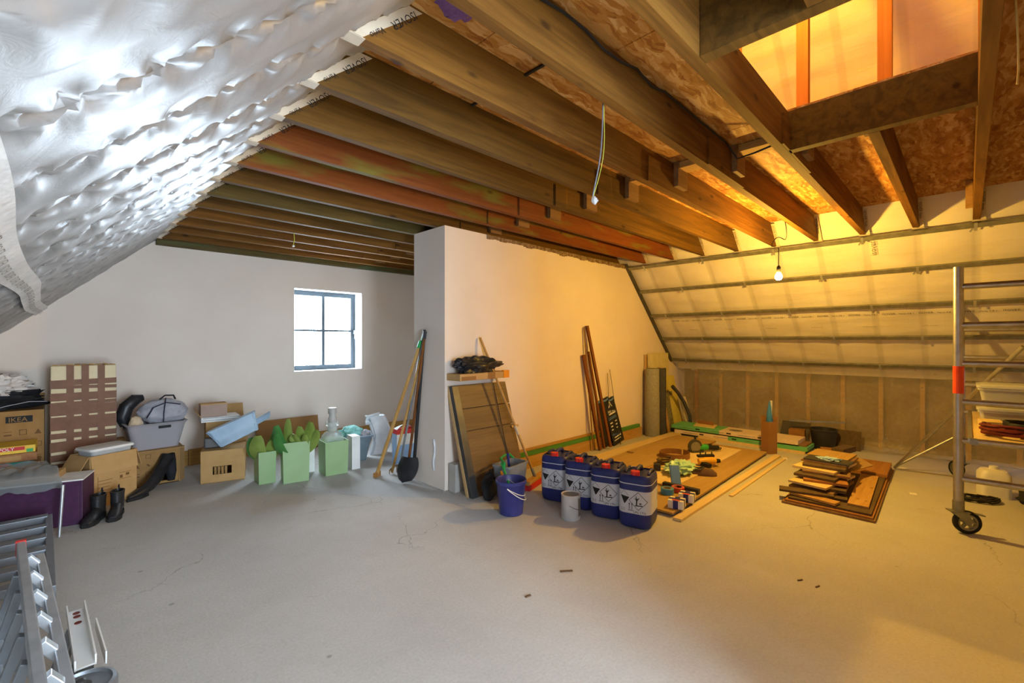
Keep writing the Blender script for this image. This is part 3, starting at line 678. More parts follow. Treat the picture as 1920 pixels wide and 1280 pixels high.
m = MB(); m.loft([rr(w_, d_, .05, z) for w_, d_, z in prof] + [rr(.49, .37, .05, .255), rr(.44, .32, .05, .25), rr(.35, .23, .04, .012)]); m.build('body', 'basket_plastic', o, smooth=True)
MB().obox((.05, -.168, .212), (.10, .012, .026), -.2).build('handle_slot', 'ink_black', o, bevel=.005); MB().obox((-.232, 0, .212), (.012, .09, .026), 0, -.2).build('handle_slot', 'ink_black', o, bevel=.005)
m = MB(); m.lump((.755, 5.72, .70), (.20, .14, .125), 5, .12, 1.8, .9, 48, 28, .5); o = tag(m.build('grey_backpack', 'grey_fabric', smooth=True), 'silver grey backpack lying in the laundry basket', 'backpack')
MB().tube([(.61, 5.58, .66), (.66, 5.57, .76), (.76, 5.58, .80), (.88, 5.60, .77)], .006, 6).build('seam', 'navy_fabric', o); MB().tube([(.74, 5.57, .60), (.74, 5.555, .70), (.755, 5.585, .80), (.77, 5.66, .835)], .005, 6).build('seam', 'navy_fabric', o)
MB().tube([(.72, 5.66, .825), (.76, 5.64, .865), (.83, 5.65, .86), (.85, 5.69, .82)], .008, 6).build('carry_loop', 'black_fabric', o)
m = MB(); m.tube([(.47, 5.80, .58), (.45, 5.80, .66), (.48, 5.81, .76), (.55, 5.82, .83), (.61, 5.83, .84)], [.04, .06, .06, .055, .03], 14); tag(m.build('black_pouch', 'leather_black', smooth=True), 'glossy black bag bulging over the left rim of the laundry basket', 'bag')
m = MB(); m.lump((.535, 5.63, .61), (.05, .045, .075), 8, .2, 2, .9, 24, 14); tag(m.build('beige_cloth', 'beige_fabric', smooth=True), 'small beige cloth tucked in the left of the laundry basket', 'cloth')
slab('dark_box', 'small dark brown box behind the laundry basket', 'box', (.415, 6.09, .21), (.14, .14, .42), 'cardboard_brown')
# middle cartons
o = carton('wide_carton', 'wide tan carton with a hand hole at its front beside the green planters', (.995, 5.309, 0), .375, .46, .318, R(-16), 'cardboard', False, hole=(.10, .26, .08, .16))
MB().box(0, -.004, .19, .375, -.0005, .318).build('flap', 'cardboard', o)
m = MB()
for i in range(4): m.box(.11 + i * .03, .03, .05, .13 + i * .03, .06, .15)
m.build('contents', 'cardboard_dark', o)
o = carton('open_box', 'open carton carrying books behind the blue plastic cover', (1.10, 5.62, .319), .38, .30, .235, R(-8), 'cardboard', True, flaps=(None, 30, 35, None), fl=.16)
o = slab('book_stack_sheet', 'grey magazines stacked on the open carton under a mauve box', 'magazines', (1.24, 5.72, .581), (.34, .26, .05), 'paper_white', R(-6)); o.name = 'magazine_stack'
for i in range(4): MB().box(-.172 + .006 * i, -.134, -.024 + .012 * i, .165 + .006 * i, .13, -.016 + .012 * i).build('magazine', ('paper_white', 'cap_grey', 'white_plastic', 'cap_grey')[i], o)
o = slab('mauve_box', 'mauve cardboard box standing on the magazines', 'box', (1.18, 5.70, .675), (.235, .15, .135), 'box_mauve', R(-4), bevel=.003)
MB().box(-.118, -.077, .058, .118, .077, .0695).build('lid', 'cardboard', o)
slab('grey_tray', 'dark grey plastic tray on the wide carton', 'tray', (1.14, 5.45, .37), (.17, .11, .095), 'steel_dark', R(-14), bevel=.01)
o = thing('blue_plastic_cover', 'pale blue folded plastic storage cover leaning on the wide carton', 'plastic cover', (1.30, 5.28, .33), R(-14))
m = MB(); m.loft([[p + Vector((0, .03 * noise.noise(Vector((z * 9, i, 0))), .012 * noise.noise(Vector((i * .7, z * 7, 3))))) for i, p in enumerate(rr(.36 + .02 * k, .17 + .008 * k, .03, z))] for k, z in enumerate((0, .03, .08, .13, .17, .19))])
ob = m.build('cover', 'blue_tint_plastic', o, smooth=True); ob.rotation_euler = (R(-4), R(-24), 0); ob.location = (.03, .0, .085)
ob = MB().sheet(lambda u, v: (.14 + .16 * u, -.07 + .16 * v, .20 + .05 * math.sin(v * 4) + .09 * u), 6, 6).build('loose_corner', 'blue_tint_plastic', o, smooth=True)
# green planters
def planter(name, label, loc, w, d, h, rz, tp=.93, cat='planter'):
    o = thing(name, label, cat, loc, rz); t = .008
    def q(s, z, e): return [(w / 2 + x * (w / 2 - e) * s, d / 2 + y * (d / 2 - e) * s, z) for x, y in ((-1, -1), (1, -1), (1, 1), (-1, 1))]
    MB().loft([q(tp, 0, 0), q(1, h, 0), q(1, h, t), q(tp, h * .55, t)]).build('pot', 'planter_green', o, bevel=.004); return o
def leaf(o, base, tip, wid, bend, mat, flat=0.0, nm='leaf'):
    base = Vector(base); tip = Vector(tip); d = tip - base; s = Vector((.72, -.69, 0)); s = (s - d * (s.dot(d) / d.length_squared)).normalized(); n_ = s.cross(d).normalized()
    def f(u, v):
        ww = wid * (math.sin(math.pi * min(1, u * .93 + .04)) ** .45) * (v - .5); return base + d * u + s * ww + n_ * (bend * math.sin(math.pi * u) - flat * (v - .5) ** 2 * 4 * wid * .25)
    def g(u, v): return f(u, v) - n_ * .003
    m = MB(); m.sheet(f, 8, 4); m.sheet(g, 8, 4); m.build(nm, mat, o, smooth='all')
o = planter('green_planter', 'small pale green square planter next to the wide carton', (1.385, 4.87, 0), .16, .22, .315, R(-4))
leaf(o, (.05, .1, .2), (.0, .06, .47), .17, .05, 'leaf_green', .4); leaf(o, (.10, .12, .2), (.17, .05, .49), .16, -.05, 'leaf_green', .4); leaf(o, (.08, .06, .2), (.12, -.02, .42), .12, -.03, 'leaf_green'); leaf(o, (.05, .16, .2), (-.03, .18, .44), .13, .04, 'leaf_dark')
MB().box(.02, .02, .17, .14, .20, .18).build('soil', 'cardboard_brown', o)
o = planter('green_planter', 'big pale green cube planter full of fake leaves', (1.56, 4.735, 0), .25, .20, .40, R(-12))
for bx, by, tx, ty, tz, wd, bd in ((.06, .1, -.05, .12, .56, .15, .05), (.10, .12, .06, .12, .62, .10, .03), (.14, .1, .16, .08, .54, .12, -.03), (.17, .12, .27, .12, .57, .14, -.05), (.19, .1, .33, .06, .49, .12, -.04), (.12, .06, .10, -.02, .47, .11, -.03), (.17, .05, .20, -.02, .47, .09, -.02), (.05, .06, -.06, .0, .50, .12, .04)):
    leaf(o, (bx, by, .25), (tx, ty, tz), wd, bd, 'leaf_green' if bd < .04 else 'leaf_dark', .3)
MB().lump((.10, .06, .43), (.04, .03, .045), 2, .1, 2, 1, 18, 12).build('pod', 'leaf_green', o, smooth=True)
o = planter('green_planter', 'pale green cube planter holding a glass bottle', (1.96, 4.69, 0), .245, .24, .352, R(-5))
b = thing('glass_bottle', 'big square glass bottle with a grey stopper standing in the green planter', 'bottle', (2.09, 4.815, .195), R(-5))
MB().loft([rr(.20, .19, .03, 0), rr(.205, .195, .03, .15), rr(.20, .19, .05, .20), rr(.15, .14, .06, .235), rr(.10, .10, .045, .25), rr(.10, .10, .045, .30), rr(.12, .12, .03, .305), rr(.12, .12, .03, .345)]).build('glass', 'bottle_glass', b, smooth=True)
MB().lathe([(.03, .26), (.036, .30), (.042, .345), (.042, .39), (.034, .40), (.034, .43), (.044, .435), (.044, .49), (.04, .495)], n=20).build('stopper', 'cap_grey', b, smooth=True)
slab('white_carton', 'white narrow carton behind the cube planters', 'box', (1.91, 5.06, .19), (.13, .16, .38), 'paper_white', R(-8)); slab('white_post', 'white slim box end at the right of the bottle planter', 'box', (2.33, 4.82, .18), (.09, .15, .36), 'white_plastic', R(-5))
slab('cardboard_sheet', 'flat brown cardboard sheet leaning on the white wall behind the planters', 'cardboard', (2.10, 6.13, .21), (.75, .012, .42), 'cardboard_brown', 0, R(-10))
# tub and bags
o = thing('grey_tub', 'blue grey plastic tub heaped with laundry near the partition', 'tub', (2.50, 5.16, 0), R(-20))
MB().loft([rr(.26, .22, .04, 0), rr(.34, .30, .05, .20), rr(.38, .33, .05, .28), rr(.41, .36, .05, .285), rr(.41, .36, .05, .30), rr(.36, .31, .05, .30), rr(.25, .20, .04, .02)]).build('body', 'grey_plastic', o, smooth=True)
m = MB(); m.lump((2.47, 5.17, .31), (.13, .11, .085), 4, .3, 2.6, .7, 32, 18); tag(m.build('teal_cloth', 'teal_fabric', smooth=True), 'teal cloth on top of the blue grey tub', 'cloth')
m = MB(); m.lump((2.60, 5.12, .29), (.09, .08, .05), 9, .3, 2.6, .8, 24, 14); tag(m.build('mauve_cloth', 'grey_fabric', smooth=True), 'grey cloth lying right of the teal cloth in the tub', 'cloth')
o = thing('white_plastic_wrap', 'crumpled white plastic wrap standing behind the leaning tools', 'plastic wrap', (2.84, 5.22, 0), R(-12))
MB().loft([[p + Vector((.02 * noise.noise(Vector((z * 6, i * .8, 1))), .03 * noise.noise(Vector((z * 5, i * .9, 7))), 0)) for i, p in enumerate(rr(.20 + .05 * z, .12, .03, z, (.05 * math.sin(z * 8), 0)))] for z in (0, .08, .16, .24, .32, .40, .48)]).build('wrap', 'white_film', o, smooth=True)
MB().sheet(lambda u, v: (-.16 + .16 * u, -.06 + .03 * math.sin(v * 5), .38 + .12 * v + .03 * u), 6, 6).build('loose_flap', 'white_film', o, smooth='all')
o = thing('detergent_carton', 'white and blue detergent carton with a red top by the partition end', 'box', (2.80, 4.55, 0), R(-8))
MB().box(-.11, -.07, 0, .11, .07, .40).build('carton', 'soap_blue', o, bevel=.004); MB().box(-.11, -.072, .24, .11, .0, .38).build('white_print', 'paper_white', o); MB().box(-.112, -.074, .36, .112, .072, .41).build('red_top', 'red_card', o); MB().sheet(lambda u, v: (-.1 + .2 * u, -.05 + .1 * v, .41 + .06 * math.sin(u * 3.1) * (1 - v * .5)), 5, 4).build('open_flap', 'paper_white', o)
# ================================================================== TOOLS LEANING ON THE PARTITION END
def pole(name, label, cat, p0, p1, r, mat, r1=None, grip=None):
    p0 = Vector(p0); p1 = Vector(p1); o = thing(name, label, cat, p0)
    MB().cyl((0, 0, 0), p1 - p0, r, r1 or r, 12).build('shaft', mat, o, smooth=True)
    if grip: d = p1 - p0; MB().cyl(d * .955, d * 1.004, (r1 or r) + .004, n=12).build('grip', grip, o, smooth=True)
    return o, p1 - p0
XP = 2.571
def top_at(x, y, g=.03): return onX(x, y, XP - g)
o, d = pole('wooden_hoe', 'leftmost wooden-handled hoe with a broad foot leaning on the partition end', 'garden tool', G(707, 893) + Vector((0, 0, .03)), top_at(789, 640), .019, 'handle_wood', .016, 'green_plastic')
MB().obox((-.0, .0, -.008), (.10, .035, .05), 0, 0, .6).build('blade', 'offcut_orange', o)
o, d = pole('wooden_rake', 'wooden-handled bow rake standing second from left at the partition end', 'garden tool', G(735, 888) + Vector((0, 0, .02)), top_at(793, 655, .045), .014, 'handle_wood', .012)
b0 = Vector((0, 0, 0)); arc = [(-.14 + .28 * i / 10, .07 * math.sin(math.pi * i / 10) - .03, .02 + .04 * math.sin(math.pi * i / 10)) for i in range(11)]
MB().tube([(x * .8 + .08, -x * .55 - .05 + y, z) for x, y, z in arc], .008, 8).build('bow', 'offcut_brown', o, smooth=True)
m = MB()
for i in range(0, 11, 2): x, y, z = arc[i]; m.cyl((x * .8 + .08, -x * .55 - .05 + y, z), (x * .8 + .08, -x * .55 - .05 + y, -.018), .005, .003, 6)
m.build('tines', 'offcut_brown', o)
o, d = pole('steel_rod', 'thin blue grey metal pole leaning between the wooden tools', 'pole', G(747, 893) + Vector((0, 0, .01)), top_at(794, 628, .02), .011, 'steel_grey', .011, 'green_plastic')
o, d = pole('fork_handle', 'dark reddish garden fork handle leaning on the partition end', 'garden tool', G(763, 896) + Vector((0, 0, .03)), top_at(797, 622, .05), .014, 'dark_stick', .013, 'black_plastic')
m = MB()
for i in (-1, 0, 1): m.tube([(i * .05, -i * .03, .10), (i * .055, -i * .035, .03), (i * .06 - .02, -i * .04 - .02, -.028)], .005, 6)
m.bar((-.055, .03, .10), (.055, -.03, .10), .012, .012); m.build('tines', 'steel_dark', o)
o, d = pole('black_shovel', 'black round-bladed shovel standing against the partition end', 'shovel', G(783, 902) + Vector((-.02, .03, .20)), top_at(796, 618, .02), .016, 'cable_black', .015)
def blade(u, v):
    w_ = .115 * (math.sin(math.pi * (.16 + .80 * u)) ** .45) * (2 * v - 1) if u < 1 else 0
    z = .04 - .24 * u; return Vector((-.05 - .06 * u + .06 * (1 - abs(2 * v - 1) ** 2) * -.5, 0, 0)) + Vector((.45, -.89, 0)) * w_ + Vector((0, 0, z + .012))
m = MB(); m.sheet(blade, 12, 10); m.sheet(lambda u, v: blade(u, v) + Vector((.006, .003, 0)), 12, 10); m.build('blade', 'leather_black', o, smooth='all')

# ================================================================== LEANING FURNITURE PANELS
lean = math.atan2(.30, .98)
o = thing('leaning_panel', 'walnut drawer-front panel in a dark frame leaning on the partition', 'panel', (2.61, 3.105, 0))
def lp(x, y, z): q = Matrix.Rotation(-lean, 3, 'X') @ Vector((x, y, z)); return q
ML = Matrix.Rotation(-lean, 3, 'X')
PW, PH = .70, 1.03
def lbox(x0, y0, z0, x1, y1, z1, nm, mat, bevel=.002): MB().obox(ML @ Vector(((x0 + x1) / 2, (y0 + y1) / 2, (z0 + z1) / 2)) + Vector((0, 0, .0)), (x1 - x0, y1 - y0, z1 - z0), m=ML).build(nm, mat, o, bevel=bevel)
lbox(-.005, .05, 0.015, PW, .085, PH + .01, 'back_board', 'pale_edge'); lbox(0, 0, .0, .075, .048, PH, 'frame_stile', 'steel_dark')
for z0, z1 in ((0.0, .59), (.597, .80), (.807, PH)): lbox(.077, .006, z0, .505, .048, z1, 'drawer_front', 'walnut'); lbox(.535, .006, z0, PW, .048, z1, 'drawer_front', 'walnut')
lbox(.507, .012, 0, .533, .045, PH, 'centre_strip', 'offcut_dark'); lbox(PW - .05, -.006, .55, PW + .05, 0.0, .575, 'tape_tab', 'pale_edge')
o = thing('flat_box', 'battered brown box lid resting on the leaning panel', 'box', (2.60, 3.27, 1.035), R(3))
MB().box(0, 0, 0, .66, .19, .065).build('lid', 'cardboard', o, bevel=.006)
MB().box(.02, -.003, .005, .20, 0, .04).build('brown_print', 'cardboard_brown', o); MB().box(.36, -.003, .0, .46, 0, .065).build('brown_print', 'cardboard_brown', o); MB().box(.58, -.004, 0, .662, .03, .075).build('orange_end', 'orange_plastic', o)
m = MB(); m.lump((2.87, 3.345, 1.165), (.25, .10, .09), 31, .42, 1.7, .7, 64, 36, .35); tag(m.build('bin_bag', 'leather_black', smooth=True), 'black bin bag lying on the battered box lid', 'bag')
slab('grey_block', 'grey offcut block at the partition corner behind the leaning panel', 'block', (2.68, 3.39, .13), (.16, .10, .26), 'cap_grey', 0, bevel=.004)
# broom
p0, p1 = Vector((3.31, 2.99, .075)), Vector((2.985, 3.435, 1.44))
o, d = pole('red_broom', 'wooden-handled broom with a red head leaning on the yellow-lit partition', 'broom', p0, p1, .013, 'handle_wood', .012)
ax = Vector((.95, .31, 0)).normalized()
MB().obox((0, 0, -.01), (.42, .06, .035), 0, 0, math.atan2(ax.y, ax.x)).build('head', 'handle_wood', o, bevel=.005)
MB().obox((0, -.005, -.051), (.43, .075, .046), 0, 0, math.atan2(ax.y, ax.x)).build('bristles', 'red_bristle', o)
MB().cyl(d * .30, d * .36, .015, n=12).build('sleeve', 'tape_paper', o); MB().cyl((0, 0, 0), d * .06, .016, n=12).build('socket', 'steel_grey', o)
# mop bucket
o = thing('mop_bucket', 'grey rectangular mop bucket with a green handle before the leaning panel', 'bucket', (2.945, 2.965, 0), R(8))
MB().loft([rr(.25, .15, .03, 0), rr(.30, .19, .03, .27), rr(.315, .205, .03, .275), rr(.315, .205, .03, .29), rr(.285, .175, .03, .29), rr(.24, .14, .03, .05)]).build('body', 'mop_grey', o, smooth=True)
MB().tube([(-.155, -.05, .27), (-.17, -.06, .33), (-.12, .02, .345), (0, .07, .345), (.10, .09, .335), (.15, .08, .29)], .011, 8).build('handle', 'green_plastic', o, smooth=True)
o, d = pole('green_brush', 'green-handled brush reaching from the mop bucket into the blue bucket', 'brush', (2.64, 2.66, .19), (2.80, 2.93, .315), .011, 'green_plastic')
m = MB(); m.obox((-.02, -.03, -.03), (.03, .10, .05), 0, 0, -.5); m.build('bristles', 'leaf_dark', o)
o, d = pole('navy_brush', 'navy brush handle standing in the grey mop bucket', 'brush', (2.94, 2.95, .065), (2.90, 2.955, .385), .012, 'navy_plastic')
MB().obox((.0, 0, .02), (.05, .04, .04)).build('head', 'navy_plastic', o)
o, d = pole('orange_stick', 'short orange handle tucked beside the mop bucket', 'handle', (2.73, 2.82, .20), (2.765, 2.90, .255), .010, 'orange_plastic')
m = MB(); m.lump((2.70, 2.985, .12), (.075, .06, .125), 12, .15, 2, .95, 24, 16); m.tube([(2.70, 2.97, .23), (2.69, 2.965, .275), (2.72, 2.965, .275), (2.715, 2.97, .23)], .006, 6); tag(m.build('black_bag', 'black_fabric', smooth=True), 'small black fabric bag standing between panel and mop bucket', 'bag')
# blue bucket
o = thing('blue_bucket', 'violet blue round bucket with a white wire handle', 'bucket', (2.625, 2.635, 0))
MB().lathe([(.088, 0), (.095, .005), (.118, .245), (.122, .25), (.127, .252), (.128, .275), (.122, .28), (.117, .272), (.09, .012)], n=36).build('body', 'blue_bucket', o, smooth=True)
for s_, k in ((.135, .0), (.142, -.035)):
    MB().tube([(s_ * math.cos(R(a_)) * .98 - .03, s_ * math.sin(R(a_)) - .03 * 0, .245 - .085 * math.sin(R((a_ + 110 - 0) * 180 / 180 if False else (a_ + 140) * 180 / 190)) + k * math.sin(R((a_ + 140) * 180 / 190))) for a_ in range(-140, 51, 10)], .0028, 6).build('wire_handle', 'ink_white', o, smooth=True)
# ================================================================== JERRYCANS
def make_can():
    o = thing('jerrycan', 'x', 'jerrycan', (0, 0, 0), 0, 'blue jerrycans in a row')
    w_, d_ = .29, .245
    def ring(s, z, r=.062): return rr(w_ * s, d_ * s, r * s, z, (w_ / 2, d_ / 2), 6)
    MB().loft([ring(.82, 0), ring(.93, .010), ring(1, .045), ring(1, .325), ring(.985, .333), ring(1, .341), ring(.99, .365), ring(.95, .385), ring(.86, .395), ring(.84, .385)]).build('body', 'can_blue', o, smooth=True)
    MB().loft([rr(w_ + .006, d_ + .006, .065, .331, (w_ / 2, d_ / 2), 6), rr(w_ + .006, d_ + .006, .065, .338, (w_ / 2, d_ / 2), 6)], False, False).build('seam_ring', 'can_label', o)
    m = MB(); m.tube([(.075, d_ / 2, .385), (.09, d_ / 2, .415), (.12, d_ / 2, .423), (.19, d_ / 2, .423), (.225, d_ / 2, .415), (.24, d_ / 2, .385)], .016, 10)
    for yy in (.035, d_ - .035): m.tube([(.11, yy, .385), (.13, yy, .402), (.22, yy, .402), (.25, yy, .385)], .012, 8)
    m.build('handle', 'can_blue', o, smooth=True)
    MB().tube([(.15, .205, .402), (.245, .20, .398), (.262, .15, .396)], .003, 6).build('mould_line', 'can_label', o)
    c = (.05, d_ / 2 + .0); m = MB(); n = 24
    m.loft([[(c[0] + (.034 if i % 2 else .031) * math.cos(2 * math.pi * i / n), c[1] + (.034 if i % 2 else .031) * math.sin(2 * math.pi * i / n), z) for i in range(n)] for z in (.388, .422)]); m.build('screw_cap', 'can_red', o)
    L0, L1 = .115, .285
    lab = MB().loft([rr(w_ + .004, d_ + .004, .064, L0, (w_ / 2, d_ / 2), 6), rr(w_ + .004, d_ + .004, .064, L1, (w_ / 2, d_ / 2), 6)], False, False).build('label', 'can_label', o, smooth=True)
    # print on the front (x = 0 side, reading direction -y)
    X = -.0035; m = MB()
    def P(y, z):            # follow the rounded corner of the can
        fl_ = d_ / 2 + .002 - .064; s_ = max(0, abs(y) - fl_); sg = 1 if y >= 0 else -1
        if s_ == 0: return (X, d_ / 2 - y, z)
        q = s_ / .066; return (X + .066 * (1 - math.cos(q)), d_ / 2 - sg * (fl_ + .066 * math.sin(q)), z)
    def line(a, b_, th=.0034):
        a = Vector((0, a[0], a[1])); b_ = Vector((0, b_[0], b_[1])); d = (b_ - a).normalized(); nn = Vector((0, -d.z, d.y)) * th / 2
        for i_ in range(4):
            p_ = a.lerp(b_, i_ / 4); q_ = a.lerp(b_, (i_ + 1) / 4); m.add([P(q.y, q.z) for q in (p_ + nn, q_ + nn, q_ - nn, p_ - nn)], [(0, 1, 2, 3)])
    cy, cz, rad = .036, .212, .066
    dm = [(cy, cz - rad), (cy + rad * 1.05, cz), (cy, cz + rad), (cy - rad * 1.05, cz)]
    for i in range(4): line(dm[i], dm[(i + 1) % 4])
    line((cy - .012, cz - .03), (cy - .01, cz + .02), .009); line((cy - .01, cz), (cy - .024, cz + .022), .006); line((cy - .01, cz + .002), (cy + .006, cz + .025), .006); line((cy - .011, cz + .016), (cy - .016, cz + .036), .005)
    m.add([P(cy - .03, cz - .032), P(cy + .034, cz - .026), P(cy + .03, cz - .034), P(cy - .02, cz - .038)], [(0, 1, 2, 3)]); m.add([P(cy + .004, cz - .016), P(cy + .016, cz - .010), P(cy + .030, cz - .016), P(cy + .016, cz - .022)], [(0, 1, 2, 3)])
    
    def low(y): return .245 - (y + .098) / .032 * .065 if y < -.066 else .180 + (y + .066) / .036 * .055
    for i_ in range(10):
        ya_, yb_ = -.098 + .0068 * i_, -.098 + .0068 * (i_ + 1); m.add([P(ya_, low(ya_)), P(yb_, low(yb_)), P(yb_, .245 - (yb_ + .098) * .147), P(ya_, .245 - (ya_ + .098) * .147)], [(0, 1, 2, 3)])
    line((-.098, .252), (-.07, .28), .002); line((-.07, .28), (-.035, .243), .002)
    for yy in (-.030, -.010):
        line((yy, .145), (yy, .185), .004); m.add([P(yy - .006, .182), P(yy + .006, .182), P(yy, .196)], [(0, 1, 2)])
    line((-.040, .140), (.0, .138), .004)
    for i in range(4): line((-.098, .150 - i * .006), (-.06, .149 - i * .006), .0012)
    m.build('hazard_print', 'ink_black', lab)
    text('UN 1791', .026, (0, -1, 0), ZU, (X - .0003, d_ / 2 - .0, .121), 'ink_black', lab)
    m = MB()
    for i in range(7): m.add([(.20 + .004 * (i % 2), -.0028, .25 - i * .011), (.235, -.0028, .25 - i * .011), (.235, -.0028, .254 - i * .011), (.20, -.0028, .254 - i * .011)], [(0, 1, 2, 3)])
    m.build('small_print', 'ink_grey', lab)
    return o
can = make_can()
for i, lb in enumerate(('nearest blue jerrycan at the front end of the row', 'second blue jerrycan from the front of the row, red cap up', 'third blue jerrycan from the front of the row, behind the paint tin', 'farthest blue jerrycan in the row, closest to the partition')):
    c = can if i == 0 else copy_tree(can)
    rz_ = R((15, 17, 18, 16)[i]); q = Matrix.Rotation(rz_, 3, 'Z') @ Vector((.145, .1225, 0)); c.location = (3.185 + .005 * i - q.x, 1.80 + .268 * i - q.y, 0); c.rotation_euler.z = rz_; c['label'] = lb
# paint tin
o = thing('paint_tin', 'white metal paint tin with a wire handle before the jerrycans', 'paint tin', (2.885, 2.225, 0))
MB().lathe([(.072, 0), (.075, .004), (.075, .185), (.077, .188), (.077, .194), (.068, .194), (.066, .186)], n=32).build('can', 'tin_side', o, smooth=True)
MB().lathe([(.064, .186), (.064, .189), (.05, .188)], n=32).build('lid', 'galvanised', o)
MB().tube([(.076 * math.cos(R(a_)) * 1.02, .076 * math.sin(R(a_)) * 1.02, .12 - .04 * math.sin(R(a_ * 1.0 + 150))) for a_ in range(-150, -20, 10)], .002, 6).build('wire_handle', 'steel_dark', o, smooth=True)
m = MB(); m.loft([[(.0756 * math.cos(R(a_)), .0756 * math.sin(R(a_)), z) for a_ in range(-92, -50, 6)] for z in (.03, .17)], False, False, False); m.build('text_panel', 'ink_grey', o)

# ================================================================== SIGN, STICKS, ROLLS, BOARDS BY THE PARTITION
def sign(label, x0, y0, tilt, logo):
    o = thing('advert_board', label, 'sign', (x0, y0, 0)); w_, h_ = .27, .62; Rm = Matrix.Rotation(-tilt, 3, 'X') @ Matrix.Rotation(R(-11), 3, 'Y')
    MB().obox(Rm @ Vector((w_ / 2, .006, h_ / 2)), (w_, .012, h_), m=Rm).build('panel', 'sign_black', o)
    def T(s, sz, x, z, mat): text(s, sz, XR_, Rm @ Vector(ZU), Rm @ Vector((x, -.002, z)), mat, o)
    if logo:
        m = MB()
        def q(x, z): return Rm @ Vector((x, -.0015, z))
        for a_, b_ in (((.09, .50), (.135, .58)), ((.135, .58), (.18, .50)), ((.115, .50), (.135, .54))):
            d = Vector((b_[0] - a_[0], b_[1] - a_[1])).normalized() * .005; m.add([q(a_[0] - d.y, a_[1] + d.x), q(b_[0] - d.y, b_[1] + d.x), q(b_[0] + d.y, b_[1] - d.x), q(a_[0] + d.y, a_[1] - d.x)], [(0, 1, 2, 3)])
        m.build('logo', 'ink_white', o); T('HELSEN', .055, .045, .435, 'ink_white')
        m = MB()
        for j in range(3): 
            for xa, xb in ((.04, .10), (.16, .22)): m.add([q(xa, .29 - j * .045), q(xb - .01 * j, .29 - j * .045), q(xb - .01 * j, .305 - j * .045), q(xa, .305 - j * .045)], [(0, 1, 2, 3)])
        m.add([q(.06, .405), q(.21, .405), q(.21, .42), q(.06, .42)], [(0, 1, 2, 3)]); m.add([q(.06, .09), q(.22, .09), q(.22, .105), q(.06, .105)], [(0, 1, 2, 3)]); m.add([q(.04, .055), q(.20, .055), q(.20, .067), q(.04, .067)], [(0, 1, 2, 3)]); m.build('text_lines', 'ink_white', o)
        T('0487 16 28 95', .036, .02, .135, 'ink_blue')
        m = MB(); m.add([q(.03, .345), q(.23, .345), q(.23, .355), q(.03, .355), q(.04, .365), q(.22, .365), q(.22, .373), q(.04, .373)], [(0, 1, 2, 3), (4, 5, 6, 7)]); m.build('blue_lines', 'ink_blue', o)
    m = MB(); n = 12
    for i in range(n):
        x_a, x_b = .0 + .27 * i / n, .27 * (i + 1) / n; f = lambda x: .585 + .012 * math.sin(x * 24)
        m.add([Rm @ Vector((x_a, -.001, f(x_a))), Rm @ Vector((x_b, -.001, f(x_b))), Rm @ Vector((x_b, -.001, f(x_b) + .022)), Rm @ Vector((x_a, -.001, f(x_a) + .022))], [(0, 1, 2, 3)])
    m.build('wave_band', 'ink_blue', o)
sign('front black advertising board with white lettering and a roof logo leaning on the partition', 5.27, 3.335, .17, True)
sign('black board with a blue wave tucked behind the lettered advertising board', 5.13, 3.375, .10, False)
for lb, a_, b_, r_, mt in (('long brown wooden stick reaching highest beside the advertising board', (5.09, 3.28, .032), (4.775, 3.425, 1.60), .02, 'dark_stick'), ('brown wooden stick leaning at the left of the advertising board', (4.93, 3.33, .012), (4.70, 3.425, 1.23), .022, 'dark_stick'), ('brown stick leaning just behind the tallest stick', (5.04, 3.34, .012), (4.80, 3.42, 1.27), .015, 'dark_stick'), ('thin pale lath standing behind the brown sticks', (4.84, 3.37, .01), (4.73, 3.44, 1.58), .009, 'offcut_brown')):
    a_ = Vector(a_); b_ = Vector(b_); o = MB().bar((0, 0, 0), b_ - a_, r_ * 1.9, r_ * 1.5).build('wooden_stick', mt, loc=a_); tag(o, lb, 'stick')
for lb, a_, b_ in (('thin steel wire rod standing upright behind the advertising board', (5.28, 3.41, 0), (5.27, 3.44, .97)), ('thin steel wire rod tilted over the advertising board', (5.42, 3.33, 0), (5.32, 3.44, 1.02))):
    a_ = Vector(a_); tag(MB().cyl((0, 0, 0), Vector(b_) - a_, .004, n=6).build('wire_rod', 'steel_dark', loc=a_), lb, 'rod')
o = thing('carpet_roll', 'grey green carpet roll standing on end in the corner', 'carpet roll', (6.26, 3.31, 0))
MB().lathe([(.10, 0), (.105, .01), (.103, .5), (.098, .99), (.09, 1.0), (.06, .99)], n=28).build('roll', 'carpet_grey', o, smooth=True)
m = MB(); sp = [((.085 - .0009 * i) * math.cos(i * .5), (.085 - .0009 * i) * math.sin(i * .5), .995) for i in range(50)]; m.tube(sp, .004, 5); m.build('spiral_edge', 'roll_dark', o)
o = thing('dark_roll', 'dark charcoal roll standing right of the grey carpet roll', 'roll', (6.46, 3.27, 0)); MB().lathe([(.07, 0), (.072, .01), (.072, .99), (.066, 1.0), (.03, .995)], n=24).build('roll', 'roll_dark', o, smooth=True); MB().lathe([(.03, .99), (.03, 1.004), (.02, 1.004)], n=16).build('core', 'cardboard', o)
